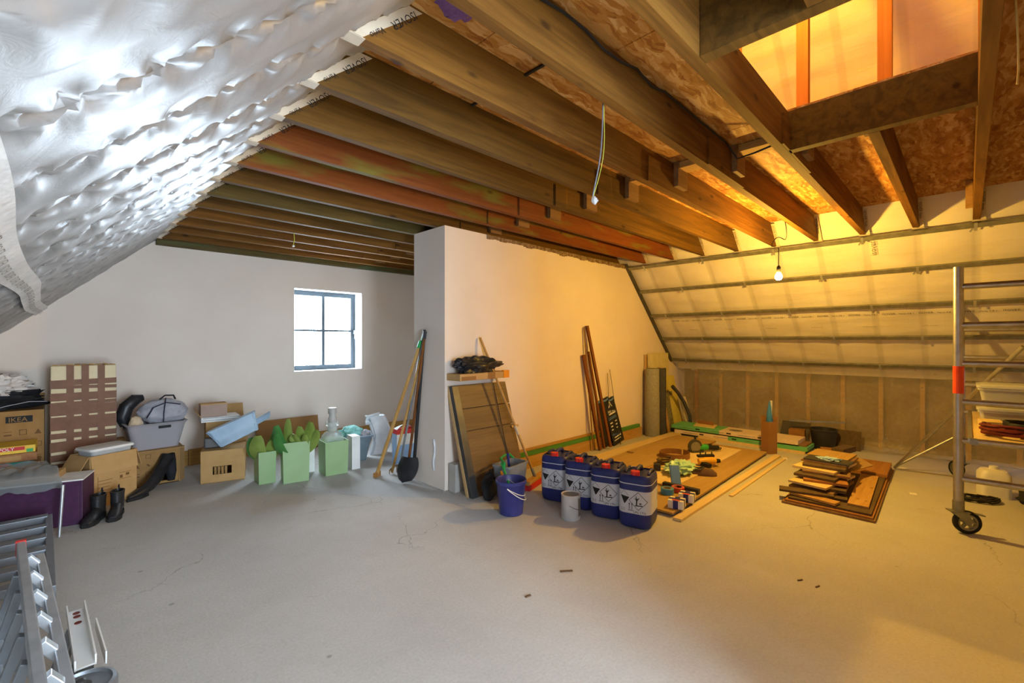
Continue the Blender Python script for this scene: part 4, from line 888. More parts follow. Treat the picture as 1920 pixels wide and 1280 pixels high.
def leaner(name, label, cat, x0, x1, y0, z1, th, mat, yt=3.455, shear=0.0, rz=0):
    """board standing on the floor and leaning on the partition"""
    o = MB(); t_ = math.atan2(yt - th - y0, z1); L = z1 / math.cos(t_)
    y_ = y0; sh = shear
    vs_ = []
    for z in (0, z1):
        f = z / z1; dx = sh * f; yb = y0 + (yt - th - y0) * f
        vs_ += [(x0 + dx, yb, z), (x1 + dx, yb, z), (x1 + dx, yb + th, z), (x0 + dx, yb + th, z)]
    o.add(vs_, [(3, 2, 1, 0), (4, 5, 6, 7), (0, 1, 5, 4), (1, 2, 6, 5), (2, 3, 7, 6), (3, 0, 4, 7)])
    return tag(o.build(name, mat, bevel=.002), label, cat)
leaner('timber_offcut', 'left pale timber offcut sticking up behind the grey carpet roll', 'plank', 6.28, 6.38, 3.425, 1.20, .025, 'pale_edge'); leaner('timber_offcut', 'right pale timber offcut sticking up behind the dark roll', 'plank', 6.44, 6.56, 3.42, 1.19, .03, 'plank', shear=-.04)
leaner('insulation_slab', 'tall pale yellow insulation slab in the corner behind the rolls', 'insulation board', 6.40, 6.98, 3.37, 1.22, .05, 'foam_pale', 3.414, -.10)
leaner('insulation_slab', 'yellow insulation slab leaning with a slanted edge right of the rolls', 'insulation board', 6.86, 7.14, 3.22, .86, .04, 'foam_yellow', 3.36, -.16); leaner('insulation_slab', 'small pale slab leaning lowest at the far corner', 'insulation board', 7.03, 7.22, 3.08, .52, .03, 'foam_pale', 3.22, -.10)
leaner('rough_board', 'rough speckled mineral board leaning beside the dark roll', 'board', 6.62, 6.96, 3.24, .62, .02, 'mineral', 3.31, -.10); leaner('narrow_plank', 'narrow yellow plank leaning between the dark roll and rough board', 'plank', 6.57, 6.63, 3.20, .60, .02, 'plank', 3.30, -.06)
m = MB(); m.tube([(6.60, 3.16, .72), (6.72, 3.13, .62), (6.88, 3.10, .45), (6.98, 3.06, .25), (7.02, 3.05, .03)], .028, 10); tag(m.build('rubber_strip', 'roll_dark', smooth=True), 'dark rubber strip curving down over the leaning boards', 'strip')
# ================================================================== SHEETS LYING ON THE FLOOR
def lay(name, label, cat, x0, x1, y0, y1, z0, th, mat, rz=0, skew=0): 
    o = MB().add([(x0, y0, z0), (x1, y0 + skew, z0), (x1, y1 + skew, z0), (x0, y1, z0), (x0, y0, z0 + th), (x1, y0 + skew, z0 + th), (x1, y1 + skew, z0 + th), (x0, y1, z0 + th)], [(3, 2, 1, 0), (4, 5, 6, 7), (0, 1, 5, 4), (1, 2, 6, 5), (2, 3, 7, 6), (3, 0, 4, 7)])
    return tag(o.build(name, mat), label, cat)
lay('mdf_sheet', 'big brown fibreboard sheet lying flat under the tools', 'board', 3.46, 6.2, 1.655, 2.93, .022, .016, 'mdf', skew=.09)
for i, (x0, x1, y0) in enumerate(((3.42, 6.2, 1.565), (3.6, 6.1, 1.74), (3.7, 6.0, 2.3), (3.7, 6.0, 2.85))): lay('spacer_lath', ('outermost pale lath along the edge of the big fibreboard', 'pale lath under the near edge of the big fibreboard', 'pale lath under the middle of the big fibreboard', 'pale lath under the far edge of the big fibreboard')[i], 'lath', x0, x1, y0, y0 + .07, 0, .021, 'particle_pale', skew=.06 if i else .03)
lay('loose_lath', 'narrow pale lath lying on bare floor beside the fibreboard', 'lath', 4.3, 6.2, 1.49, 1.525, 0, .012, 'particle_pale', skew=.03)
lay('pale_plank', 'long pale plank along the partition side of the floor sheets', 'plank', 3.9, 6.6, 3.04, 3.19, 0, .03, 'particle_pale', skew=-.02)
lay('fibreboard', 'large orange brown fibreboard on the partition side of the floor pile', 'board', 4.95, 6.30, 2.40, 2.95, .039, .018, 'mdf'); lay('small_board', 'lower of two small boards behind the jerrycans', 'board', 4.12, 4.92, 2.38, 2.82, .039, .018, 'plank'); lay('small_board', 'upper of two small boards behind the jerrycans', 'board', 4.16, 4.90, 2.42, 2.86, .0575, .014, 'mdf', skew=-.05)
lay('pale_board', 'pale particle board under the green angle grinder', 'board', 4.95, 6.02, 1.95, 2.36, .039, .016, 'particle_pale', skew=.03); lay('pale_board', 'pale board under the mint plastic bag', 'board', 4.05, 4.92, 1.93, 2.34, .039, .013, 'particle_pale')
ZT = .056
# strap ring
p = G(1264, 856, ZT); o = MB()
n = 36; rg = []
for i in range(n + 1):
    a_ = -.1 + 2 * math.pi * i / n * .99; r_ = .155 + .02 * (i / n); rg.append((p.x + r_ * math.cos(a_) * 1.05, p.y + r_ * math.sin(a_)))
vs_ = []; fs_ = []
for i, (x, y) in enumerate(rg): vs_ += [(x, y, ZT + .001), (x, y, ZT + .062), (x * .0 + p.x + (x - p.x) * .97, p.y + (y - p.y) * .97, ZT + .062), (p.x + (x - p.x) * .97, p.y + (y - p.y) * .97, ZT + .001)]
for i in range(n):
    for j in range(4): fs_.append((i * 4 + j, i * 4 + (j + 1) % 4, i * 4 + 4 + (j + 1) % 4, i * 4 + 4 + j))
o.add(vs_, fs_); tag(o.build('strap_ring', 'strap_brown', smooth=True), 'brown edging strip curled into a ring on the boards', 'edging')
# angle grinder
p = G(1322, 846, ZT); o = thing('angle_grinder', 'green and black angle grinder lying farthest on the boards', 'power tool', p, R(-38))
MB().tube([(-.10, 0, .05), (-.02, 0, .052), (.03, 0, .05)], [.035, .038, .034], 12).build('motor_body', 'tool_green', o, smooth=True); MB().tube([(.03, 0, .05), (.10, 0, .045), (.17, 0, .04)], [.032, .028, .03], 12).build('grip', 'rubber_black', o, smooth=True)
MB().cyl((-.14, -.03, .07), (-.14, .0, .07), .085, n=28).build('disc_guard', 'steel_dark', o, smooth=True); MB().cyl((-.14, -.036, .066), (-.14, -.031, .066), .062, n=28).build('disc', 'galvanised', o); MB().cyl((-.12, .0, .09), (-.12, .02, .19), .012, n=10).build('side_handle', 'rubber_black', o); MB().obox((-.12, 0, .01), (.16, .10, .018)).build('base_plate', 'steel_dark', o)
m = MB(); m.tube([(.17 + .05 * math.sin(i * .9), .05 * math.cos(i * .9) + .01 * i, .012 + .006 * (i % 3) + .01) for i in range(24)], .006, 6); m.build('cord', 'cable_black', o, smooth=True)
# drill
p = G(1328, 872, ZT); o = thing('power_drill', 'yellow and black power drill lying beside the glove', 'power tool', p, R(-40))
MB().tube([(-.11, 0, .045), (-.04, 0, .05), (.05, 0, .05), (.08, 0, .045)], [.03, .04, .04, .03], 12).build('body', 'tool_yellow', o, smooth=True); MB().cyl((.08, 0, .045), (.13, 0, .045), .026, .02).build('chuck', 'rubber_black', o, smooth=True); MB().obox((-.02, .02, .10), (.19, .035, .022), .3).build('rail', 'rubber_black', o, bevel=.004); MB().obox((-.06, -.06, .025), (.06, .12, .045), 0, 0, .2).build('grip', 'rubber_black', o, bevel=.01)
m = MB()
for i in (-.08, -.02, .05): m.cyl((i, .02, .105), (i, .02, .14), .006, n=8)
m.build('knobs', 'rubber_black', o)
p = G(1275, 885, ZT); m = MB(); m.lump((p.x, p.y, ZT + .05), (.18, .13, .058), 15, .35, 3, .8, 40, 20, 1.0); tag(m.build('mint_bag', 'mint_film', smooth=True), 'crumpled mint green plastic bag lying on the boards', 'bag')
p = G(1316, 890, .04); o = thing('work_glove', 'brown leather slipper lying by the edge of the big fibreboard', 'slipper', p, R(-60))
MB().loft([[(x + .0, y * k, z * h_) for y, z in ((-.045, 0.0), (.045, 0.0), (.05, .5), (.03, 1), (-.03, 1), (-.05, .5))] for x, k, h_ in ((-.13, .4, .03), (-.11, .85, .06), (-.03, .9, .055), (.04, 1, .07), (.10, .9, .06), (.14, .4, .03))]).build('upper', 'glove_brown', o, smooth=True); MB().tube([(-.11, -.03, .065), (-.02, -.042, .06), (.02, 0, .08), (-.02, .042, .06), (-.11, .03, .065), (-.12, 0, .068), (-.11, -.03, .065)], .008, 6).build('rim', 'roll_dark', o, smooth=True)
o.name = 'leather_slipper'
p = G(1247, 872, ZT); m = MB(); m.tube([(p.x + (.09 + .02 * math.sin(i * 1.7)) * math.cos(i * .55), p.y + (.07 + .015 * math.cos(i * 1.3)) * math.sin(i * .55), ZT + .006 + .0009 * i + .02 * abs(math.sin(i * .37))) for i in range(60)], .006, 6); tag(m.build('wire_coil', 'offcut_dark', smooth=True), 'tangled brown wire coil beside the mint bag', 'wire')
p = G(1232, 880, ZT); slab('black_charger', 'small black and grey charger block near the jerrycan', 'charger', (p.x, p.y, ZT + .032), (.10, .07, .06), 'black_plastic', .5, bevel=.006)
a_, b_ = G(1244, 906, .065), G(1311, 921, .065); o = MB().bar((0, 0, 0), b_ - a_, .05, .045).build('black_profile', 'black_plastic', loc=(a_.x, a_.y, .0605), bevel=.003); tag(o, 'black square profile lying across the fibreboard', 'profile')
p = G(1270, 903, .09); o = slab('blue_blister', 'blue tool packaging standing on the black profile', 'package', (p.x + .02, p.y + .03, .135), (.09, .02, .19), 'ink_blue', -.6, R(-14)); o.name = 'blue_package'; MB().obox((0.02, -.012, -.04), (.02, .004, .05), R(-14)).build('slot', 'paper_white', o)
for lb, x, y, mt, z in (('blue adhesive tape roll beside the jerrycan', 1251, 925, 'tape_cyan', .05), ('red adhesive tape roll behind the screw boxes', 1271, 921, 'tape_red', .042)):
    p = G(x, y, .039); o = thing('tape_roll', lb, 'tape', (p.x, p.y, .039)); MB().lathe([(.055, 0), (.057, .002), (.057, z), (.053, z + .003), (.04, z + .003), (.038, z), (.038, .001)], n=28).build('roll', mt, o, smooth=True); MB().lathe([(.0385, .001), (.0385, z + .001), (.035, z + .001), (.035, .001)], n=28, cap0=False, cap1=False).build('core', 'cardboard', o)
for lb, x, y in (('nearer white and violet screw box on the board corner', 1269, 950), ('farther white and violet screw box behind the nearer one', 1288, 938)):
    p = G(x, y, .039); o = thing('screw_box', lb, 'box', (p.x, p.y, .039), R(14), 'screw boxes'); MB().box(-.055, -.06, 0, .055, .06, .065).build('carton', 'paper_white', o, bevel=.002); m = MB(); m.box(-.018, -.0615, .0, .018, .0615, .0665); m.box(-.0565, -.02, 0, .0565, .02, .0662); m.build('violet_band', 'navy_plastic', o); MB().box(-.05, -.03, .0655, -.02, .03, .067).build('red_print', 'tape_red', o)
# ================================================================== BOARD PACKS AT THE FOOT OF THE SLOPE
o = lay('black_lath', 'dark lath at the bottom of the green board packs', 'lath', 6.60, 6.93, 1.40, 3.05, 0, .022, 'black_plastic'); lay('pale_lath', 'pale lath edge under the green board packs', 'lath', 6.54, 6.598, 1.42, 2.75, 0, .03, 'particle_pale')
def pack(label, x0, x1, y0, y1, z, th, parts_, dots=True):
    o = thing('board_pack', label, 'board pack', (x0, y1, z)); w_ = x1 - x0; L = y1 - y0
    for a_, b_, mt in parts_: MB().box(0, -L * b_ + .001, 0, w_, -L * a_, th).build('section', mt, o, bevel=.002)
    for a_ in (.22, .48, .72):
        m = MB(); m.box(-.002, -L * a_ - .06, th * .35, 0, -L * a_, th * .7); m.build('barcode', 'ink_black', o)
        m = MB(); m.box(-.0015, -L * a_ + .03, th * .4, 0, -L * a_ + .25, th * .5); m.build('print_line', 'ink_grey', o)
    if dots:
        m = MB(); n = 24; m.add([(.17 + .07 * math.cos(2 * math.pi * i / n), -L * .52 + .09 * math.sin(2 * math.pi * i / n), th + .0008) for i in range(n)], [tuple(range(n))]); m.build('oval_print', 'ink_grey', o)
    return o
pack('lower green insulation board pack at the foot of the membrane slope', 6.58, 6.94, 1.40, 3.12, .031, .05, ((0, .45, 'pack_pink'), (.45, 1, 'pack_green')), False)
lay('packing_lath', 'brown lath between the two green board packs', 'lath', 6.62, 6.92, 1.42, 2.9, .0815, .018, 'offcut_brown')
pack('upper green and pink insulation board pack with an oval print', 6.57, 6.95, 1.50, 3.16, .10, .05, ((0, .42, 'pack_green'), (.42, .70, 'pack_pink'), (.70, 1, 'pack_pink')))
lay('board_offcut', 'small pale board lying on the upper green pack', 'board', 6.66, 6.92, 2.56, 2.86, .151, .012, 'particle_pale', skew=.06); slab('brown_strip', 'brown cardboard strip on the pale board over the green pack', 'cardboard', (6.85, 2.76, .19), (.012, .24, .05), 'cardboard_brown', -.1)
o = carton('tall_carton', 'tall narrow brown carton holding a blue and white bag', (6.24, 1.74, 0), .13, .12, .40, R(-30), 'cardboard_brown', True, flaps=(None, 10, None, 14), fl=.06)
p = Vector((6.335, 1.755, .02)); m = MB(); m.loft([[p + Vector((.045 * k * math.cos(t_) + .01 * math.sin(z * 9), .04 * k * math.sin(t_), z)) for t_ in [2 * math.pi * i / 12 for i in range(12)]] for z, k in ((0, .9), (.25, 1), (.38, 1), (.47, .8), (.56, .45), (.63, .12))]); o = tag(m.build('blue_bag', 'blue_bag', smooth=True), 'blue and white plastic bag standing in the tall narrow carton', 'bag')
m = MB(); m.sheet(lambda u, v: p + Vector((-.045 + .02 * v + .03 * u, -.035 + .03 * u * v, .36 + .28 * u)), 6, 4); m.build('white_side', 'white_film', o, smooth=True)
o = thing('black_tub', 'black round builders bucket at the foot of the polythene', 'bucket', (7.10, 1.33, 0)); MB().lathe([(.115, 0), (.12, .005), (.148, .235), (.158, .24), (.158, .26), (.148, .26), (.115, .015)], n=32).build('body', 'black_plastic', o, smooth=True)
o = slab('dark_sheet', 'dark sheet leaning between the green packs and black bucket', 'sheet', (7.27, 1.70, .15), (.30, .34, .012), 'steel_dark', 0, R(0), R(-52)); slab('silver_profile', 'silver profile leaning over the black bucket', 'profile', (7.15, 1.42, .335), (.03, .62, .02), 'steel_grey', R(6), R(-3)); slab('brown_block', 'brown cardboard box behind the black bucket', 'box', (7.06, 1.62, .11), (.14, .18, .22), 'cardboard_brown', .1)
slab('brown_plank', 'brown board leaning right of the black bucket', 'board', (7.27, 1.10, .12), (.02, .28, .25), 'offcut_dark', 0, 0, R(22))
o = slab('paper_scrap', 'pale paper scrap on the floor before the tall carton', 'paper', (6.12, 1.53, .008), (.05, .05, .015), 'paper_white', .4); slab('paper_scrap', 'pale paper scrap on the floor near the castor', 'paper', (5.55, .35, .003), (.07, .05, .005), 'paper_white', .2); slab('paper_scrap', 'pale paper scrap on the floor beside the offcut pile', 'paper', (6.6, .50, .003), (.07, .06, .005), 'paper_white', .8)
# ================================================================== OFFCUT PILE
z = .0; random.seed(11)
base_ = [(4.45, 6.38, .50, 1.14, .018, 'offcut_brown', 'bottom brown panel under the whole offcut pile'), (4.47, 6.40, .515, 1.12, .014, 'offcut_orange', 'orange panel second from the floor in the offcut pile'), (4.50, 6.30, .53, 1.10, .016, 'offcut_dark', 'dark panel third from the floor in the offcut pile')]
for x0, x1, y0, y1, th, mt, lb in base_: lay('panel_offcut', lb, 'board', x0, x1, y0, y1, z, th, mt, skew=.06); z += th + .0008
zb = z
lay('pale_plank', 'long pale plank lying on the right side of the offcut pile', 'board', 4.62, 5.75, .56, .70, zb, .016, 'plank', skew=.06); lay('osb_offcut', 'rusty orange board at the far right end of the offcut pile', 'board', 5.80, 6.42, .56, .86, zb, .03, 'offcut_orange', skew=.02)
z = zb
spec = [(.62, .36, 4.96, .93, 8, 'offcut_dark', .022), (.60, .34, 5.00, .95, -6, 'offcut_brown', .022), (.55, .36, 5.02, .93, 4, 'offcut_dark', .024), (.66, .30, 5.02, .95, -10, 'particle_pale', .018), (.52, .33, 5.06, .94, 12, 'offcut_orange', .02), (.58, .32, 5.12, .96, -4, 'offcut_dark', .022), (.50, .36, 5.18, .94, 7, 'offcut_brown', .018), (.60, .34, 5.24, .97, -8, 'particle_pale', .02), (.54, .33, 5.28, .95, 2, 'offcut_dark', .02), (.50, .36, 5.36, .95, -3, 'offcut_brown', .014)]
ords = ('lowest', 'second', 'third', 'fourth', 'fifth', 'sixth', 'seventh', 'eighth', 'ninth', 'topmost')
for i, (w_, d_, x, y, a_, mt, th) in enumerate(spec):
    o = slab('board_offcut', '%s short board of the crooked offcut stack' % ords[i], 'board', (x, y, z + th / 2), (w_, d_, th), mt, R(a_), group='short boards of the offcut stack'); z += th + .0006
ztop = z
o = slab('offcut_tray', 'grey board with pale scraps on top of the offcut stack', 'board', (5.22, .94, ztop + .008), (.20, .36, .014), 'steel_dark', R(-3)); o.name = 'grey_board'
m = MB(); m.lump((5.22, .93, ztop + .024), (.05, .09, .014), 4, .5, 4, .6, 24, 12); tag(m.build('paper_crumbs', 'soap_blue', smooth=True), 'pale blue crumpled scrap on the grey board of the offcut stack', 'paper')
slab('brown_top_board', 'plain brown board topping the far side of the offcut stack', 'board', (5.50, .96, ztop + .008), (.34, .34, .014), 'mdf', R(-4))
for i, (x, y, w_, d_, zz, a_, mt, lb) in enumerate(((4.72, 1.00, .12, .40, zb + .028, 15, 'offcut_dark', 'dark lath on the near left corner of the offcut pile'), (4.66, .92, .10, .34, zb + .008, -12, 'plank', 'yellow lath on the near left corner of the offcut pile'))):
    slab('pile_lath', lb, 'lath', (x - .08, y, zz + .006), (w_, d_, .018), mt, R(a_))
slab('wood_block', 'brown wood block behind the offcut stack', 'block', (6.05, 1.0, zb + .05), (.34, .20, .10), 'offcut_brown', R(10), bevel=.003); slab('wood_block', 'dark wood block behind the offcut stack on the right', 'block', (6.25, .98, zb + .135), (.30, .12, .06), 'offcut_dark', R(-14), bevel=.003); slab('wood_block', 'orange wood block near the bucket end of the pile', 'block', (6.62, 1.15, .05), (.20, .22, .10), 'offcut_orange', R(20), bevel=.003)
slab('thin_offcut', 'angled tan offcut jutting from the right of the offcut stack', 'board', (5.62, .77, zb + .13), (.36, .12, .012), 'mdf', R(-16), R(24))
# ================================================================== SCAFFOLD TOWER
o = thing('scaffold_tower', 'aluminium rolling scaffold tower at the right edge', 'scaffold', (4.67, .045, 0)); DX, DY = 1.90, -.72
rz_ = [.405 + .28 * i - .005 for i in range(6)]
for x, tp_ in ((0, 1.945), (DX, 1.945)):
    for y in (0, DY):
        m = MB().cyl((x, y, .19), (x, y, tp_), .029, n=20); po = m.build('post', 'alu_tube', o, smooth=True)
        if x == 0 and y == 0: MB().cyl((0, 0, 1.02), (0, 0, 1.22), .031, n=16).build('orange_tape', 'orange_tape', po)
        MB().cyl((x, y, .155), (x, y, .235), .034, n=16).build('spigot', 'galvanised', o, smooth=True)
    for i, z in enumerate(rz_): MB().cyl((x, DY, z - .0), (x, 0, z), .022, n=14).build('rung', 'alu_tube', o, smooth=True)
def castor(x, y, a_):
    c = thing('tmp', 'x', 'x', (0, 0, 0)); Rz = Matrix.Rotation(a_, 3, 'Z')
    br = MB(); off = Vector((.05, 0, 0))
    for s_ in (-.026, .026):
        q = [(-.055, s_, .158), (.05, s_, .158), (.075, s_, .085), (.05, s_, .068), (.03, s_, .085)]
        q2 = [(a0, s_ + .005, c0) for a0, _, c0 in q]; br.loft([[Rz @ Vector(p_) + Vector((x, y, 0)) for p_ in q], [Rz @ Vector(p_) + Vector((x, y, 0)) for p_ in q2]])
    br.add([Rz @ Vector(p_) + Vector((x, y, 0)) for p_ in ((-.06, -.035, .155), (.055, -.035, .155), (.055, .035, .155), (-.06, .035, .155), (-.06, -.035, .162), (.055, -.035, .162), (.055, .035, .162), (-.06, .035, .162))], [(0, 1, 2, 3), (4, 5, 6, 7), (0, 1, 5, 4), (1, 2, 6, 5), (2, 3, 7, 6), (3, 0, 4, 7)])
    br.bar(Rz @ Vector((.04, 0, .158)) + Vector((x, y, 0)), Rz @ Vector((.15, 0, .14)) + Vector((x, y, 0)), .035, .008)
    bpy.data.objects.remove(c)
    k = br.build('castor', 'galvanised', o)
    cc = Rz @ Vector((.05, 0, .083)) + Vector((x, y, 0)); ax_ = Rz @ Vector((0, 1, 0))
    def ringw(prof, nm, mt):
        a1 = ax_.cross(Vector((0, 0, 1))).normalized(); m = MB(); n = 32
        m.loft([[cc + ax_ * w_ + (a1 * math.cos(2 * math.pi * i / n) + Vector((0, 0, 1)) * math.sin(2 * math.pi * i / n)) * r_ for i in range(n)] for r_, w_ in prof], False, False); m.build(nm, mt, k, smooth=True)
    ringw([(.060, -.020), (.076, -.020), (.083, -.012), (.083, .012), (.076, .020), (.060, .020), (.060, -.020)], 'tyre', 'rubber_black')
    ringw([(.048, -.016), (.060, -.016), (.060, .016), (.048, .016), (.048, -.016)], 'rim', 'galvanised'); ringw([(.006, -.024), (.02, -.022), (.02, .022), (.006, .024)], 'hub', 'galvanised')
    m = MB()
    for i in range(5):
        t_ = i * 2 * math.pi / 5 + .3; a1 = ax_.cross(Vector((0, 0, 1))).normalized(); e_ = a1 * math.cos(t_) + Vector((0, 0, 1)) * math.sin(t_); m.bar(cc + e_ * .015, cc + e_ * .052, .02, .014, up=ax_)
    m.build('spokes', 'galvanised', k)
castor(0, 0, R(-62)); castor(0, DY, R(-30)); castor(DX, 0, R(40)); castor(DX, DY, R(-60))
m = MB(); m.box(-.02, -.66, .680, DX + .02, -.06, .692); m.build('deck_board', 'particle_pale', o)
for y in (-.06, -.66): MB().box(-.02, y - .012, .675, DX + .02, y + .012, .70).build('deck_rail', 'alu_tube', o)
m = MB(); m.box(-.03, -.10, .66, .02, -.06, .70); m.box(-.03, -.62, .66, .02, -.58, .70); m.build('deck_hook', 'galvanised', o)
for z in (.54, 1.38): MB().cyl((0, .03, z - .1), (DX, .03, z - .1), .014, n=10).build('side_rail', 'alu_tube', o, smooth=True) if z > 1 and False else None
MB().cyl((6.49 - 4.67, .56 - .045, .02), (5.5 - 4.67, -.32 - .045, 1.36), .016, n=10).build('stabiliser', 'alu_tube', o, smooth=True); MB().cyl((6.49 - 4.67, .56 - .045, .03), (DX, 0, .45), .012, n=10).build('stabiliser', 'alu_tube', o, smooth=True)
m = MB(); m.obox((.0, -.42, .655), (.05, .07, .06)); m.obox((.0, -.36, 1.49), (.05, .05, .10)); m.build('black_clamp', 'cable_black', o, bevel=.006)
# things on and under the deck
ZD = .693
def tote(label, x, y, z, w_, d_, h_, fill):
    t_ = thing('storage_box', label, 'storage box', (x, y, z)); MB().loft([rr(w_ * .9, d_ * .92, .03, 0), rr(w_, d_, .03, h_ - .02), rr(w_ + .02, d_ + .02, .03, h_ - .018), rr(w_ + .02, d_ + .02, .03, h_)], True, False).build('tub', 'clear_plastic', t_, smooth=True)
    MB().loft([rr(w_ + .035, d_ + .035, .03, h_ + .001), rr(w_ + .035, d_ + .035, .03, h_ + .018), rr(w_ - .02, d_ - .02, .03, h_ + .026)]).build('lid', 'clear_plastic', t_, smooth=True)
    MB().loft([rr(w_ * .85, d_ * .85, .03, .006), rr(w_ * .9, d_ * .9, .03, h_ * .8)]).build('contents', fill, t_); return t_
tote('lower clear storage box on the scaffold deck', 5.45, -.32, ZD + .001, .36, .50, .155, 'cable_red'); tote('upper clear storage box with a lid on the scaffold deck', 5.45, -.32, ZD + .186, .36, .50, .15, 'steel_dark')
m = MB(); m.tube([(4.95 + .13 * math.cos(i * .61) + .02 * math.sin(i * 1.9), -.27 + .20 * math.sin(i * .61 + .2 * math.sin(i * .13)), ZD + .012 + .0006 * i + .03 * abs(math.sin(i * .23))) for i in range(95)], .0085, 7); tag(m.build('red_cable_coil', 'cable_red', smooth=True), 'dark red cable coil lying on the scaffold deck', 'cable')
m = MB(); m.tube([(4.93 + .12 * math.cos(i * .57), -.33 + .14 * math.sin(i * .57), ZD + .06 + .0007 * i + .02 * abs(math.sin(i * .3))) for i in range(60)], .0075, 7); tag(m.build('black_cable_coil', 'cable_black', smooth=True), 'black cable coil on top of the red cable coil', 'cable')
lm = thing('work_lamp', 'round black work lamp on the scaffold deck at the right edge', 'lamp', (4.86, -.52, ZD + .001)); MB().cyl((0, 0, .08), (-.06, .02, .085), .075, .06, 24).build('housing', 'black_plastic', lm, smooth=True); MB().cyl((-.06, .02, .085), (-.064, .0214, .085), .055, n=24).build('lens', 'clear_plastic', lm); MB().obox((0, 0, .005), (.10, .08, .01)).build('foot', 'black_plastic', lm); MB().tube([(0, 0, .15), (-.02, .03, .18), (-.02, .06, .17), (0, .07, .12)], .006, 6).build('bracket', 'steel_grey', lm)
slab('pale_box', 'pale flat box lying on the deck behind the red cables', 'box', (5.12, -.13, ZD + .05), (.20, .12, .09), 'particle_pale', .1)
o = thing('white_canister', 'white plastic canister on the floor under the scaffold deck', 'canister', (6.02, -.17, 0), .2); MB().loft([rr(.20, .20, .04, 0), rr(.20, .20, .04, .20), rr(.16, .16, .04, .235), rr(.06, .06, .028, .245), rr(.06, .06, .028, .27)]).build('body', 'white_plastic', o, smooth=True)
m = MB(); m.lump((5.78, -.52, .09), (.20, .20, .11), 21, .25, 2.6, .8, 36, 18); tag(m.build('black_holdall', 'black_fabric', smooth=True), 'black holdall on the floor under the scaffold', 'bag')
m = MB(); m.tube([(5.72 + .10 * math.cos(i * .5), -.08 + .12 * math.sin(i * .47), .012 + .008 * (i % 4)) for i in range(46)], .009, 7); tag(m.build('floor_cable', 'cable_black', smooth=True), 'black cable lying on the floor beside the white canister', 'cable')
# ================================================================== BOTTOM LEFT: RACK, LADDER, WHEEL
o = thing('steel_rack', 'grey perforated steel rack lying on the floor at the left edge', 'rack', (0, 0, 0))
ya, yb = 3.2, 4.55
for x in (-.02, -.95): MB().bar((x, ya, .14), (x - .02, yb, .14), .035, .10).build('side_rail', 'rack_paint', o, bevel=.003)
for i in range(6):
    y = ya + .10 + (yb - ya - .16) * i / 5
    br = MB().box(-.93, y, .15, -.045, y + .075, .195).build('slat', 'rack_paint', o, bevel=.003)
    m = MB()
    for j in range(6): m.cyl((-.14 - .13 * j, y + .02, .1952), (-.14 - .13 * j, y + .02, .1962), .008, n=10)
    m.build('holes', 'ink_black', br)
m = MB(); m.box(-.90, ya + .1, 0.0, -.86, ya + .16, .09); m.box(-.10, ya + .1, 0, -.06, ya + .16, .09); m.box(-.90, yb - .16, 0, -.86, yb - .1, .09); m.box(-.10, yb - .16, 0, -.06, yb - .1, .09); m.build('feet', 'rack_paint', o)
o = MB().cyl((0, 0, 0), (.02, .03, .36), .010, n=10).build('steel_tube', 'aluminium', smooth=True, loc=(.012, 4.60, .001)); tag(o, 'slim white metal tube standing before the purple trunk', 'tube')
o = thing('aluminium_ladder', 'folding aluminium ladder lying on its side at the bottom left corner', 'ladder', (0, 0, 0))
def rail(p0, p1, mt='aluminium', w_=.03, h_=.065): MB().bar(p0, p1, w_, h_).build('rail', mt, o, bevel=.004)
rA0, rA1 = Vector((-.005, 1.35, .44)), Vector((-.118, 3.10, .44)); rB0, rB1 = Vector((-.10, 1.35, .22)), Vector((-.175, 2.95, .22)); rC0, rC1 = rA0 + Vector((.062, 0, -.075)), rA1 + Vector((.062, 0, -.075))
rail(rA0, rA1); rail(rB0, rB1); rail(rC0, rC1)
for i in range(8):
    f = .06 + i * .125; a_ = rA0.lerp(rA1, f); MB().bar(a_ + Vector((.016, 0, -.01)), rC0.lerp(rC1, f), .03, .035, up=(0, 1, 0)).build('rung', 'aluminium', o, bevel=.003)
    MB().bar(rB0.lerp(rB1, f), rA0.lerp(rA1, f * .9) + Vector((-.016, 0, -.02)), .028, .03, up=(0, 1, 0)).build('rung', 'steel_grey', o, bevel=.003)
for y in (1.5, 2.85): MB().box(-.04 - .085 * (y > 2), y, 0, -.0 - .085 * (y > 2), y + .05, .41).build('leg', 'steel_grey', o)
MB().box(-.14, 1.5, 0, -.10, 1.55, .19).build('leg', 'steel_grey', o)
MB().obox(rA1 + Vector((0, .012, 0)), (.034, .025, .07)).build('red_end_cap', 'can_red', o)
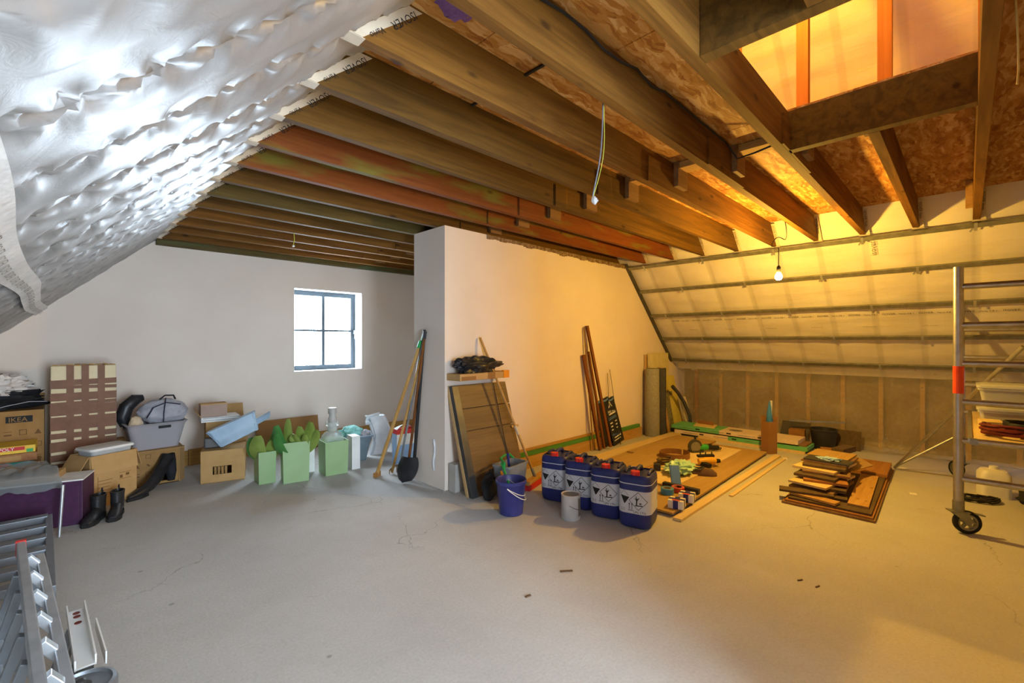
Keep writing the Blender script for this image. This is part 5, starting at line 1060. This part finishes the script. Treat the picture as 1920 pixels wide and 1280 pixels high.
o = thing('perforated_channel', 'white perforated metal channel bracket with a round plate at the bottom left', 'bracket', (0, 0, 0))
c0, c1 = Vector((.075, 2.30, .20)), Vector((.058, 2.74, .23)); s_ = Vector((1, .05, 0)).normalized()
m = MB(); m.bar(c0, c1, .056, .006); m.bar(c0 + s_ * -.028 + Vector((0, 0, .015)), c1 + s_ * -.028 + Vector((0, 0, .015)), .005, .04); m.bar(c0 + s_ * .028 + Vector((0, 0, .015)), c1 + s_ * .028 + Vector((0, 0, .015)), .005, .04); m.build('channel', 'white_plastic', o)
for f in (.93, .86, .74): q = c0.lerp(c1, f); MB().cyl(q + Vector((0, 0, .0035)), q + Vector((0, 0, .005)), .012, n=16).build('hole', 'cable_red', o)
m = MB(); m.bar(c0 + s_ * .06 + Vector((0, .05, -.02)), c1 + s_ * .06 + Vector((0, -.12, -.03)), .005, .05); m.build('flange', 'white_plastic', o)
MB().box(.04, 2.36, 0, .10, 2.42, .195).build('stand', 'steel_grey', o); m = MB(); m.bar((.045, 2.70, .17), (-.02, 2.45, .10), .03, .02); m.bar((.045, 2.66, .13), (-.02, 2.40, .06), .03, .02); m.build('brace', 'steel_grey', o)
w_ = thing('round_plate', 'grey round wheel plate with a bolt at the bottom left corner', 'wheel', (.058, 2.175, .0)); MB().lathe([(.09, 0), (.10, .01), (.10, .195), (.095, .205), (.085, .208), (.08, .198), (.02, .198)], n=36).build('disc', 'steel_grey', w_, smooth=True); MB().lathe([(.03, .199), (.03, .206), (.014, .208), (.014, .225), (.008, .228)], n=12).build('bolt', 'steel_dark', w_)

for i, (x, y, w_, d_, lb) in enumerate(((1062, 1071, .11, .022, 'dark flake of debris on the bare floor before the jerrycans'), (1500, 1088, .05, .012, 'thin dark chip on the orange-lit floor before the offcut pile'), (1533, 1100, .05, .010, 'second thin dark chip on the orange-lit floor, nearer the camera'), (990, 1118, .05, .02, 'small grey crumb of debris in the middle of the floor'))):
    p = G(x, y); slab('floor_chip', lb, 'debris', (p.x, p.y, .003), (w_ * .7, d_ * .6, .006), 'glove_brown', R(-38 + 9 * i))
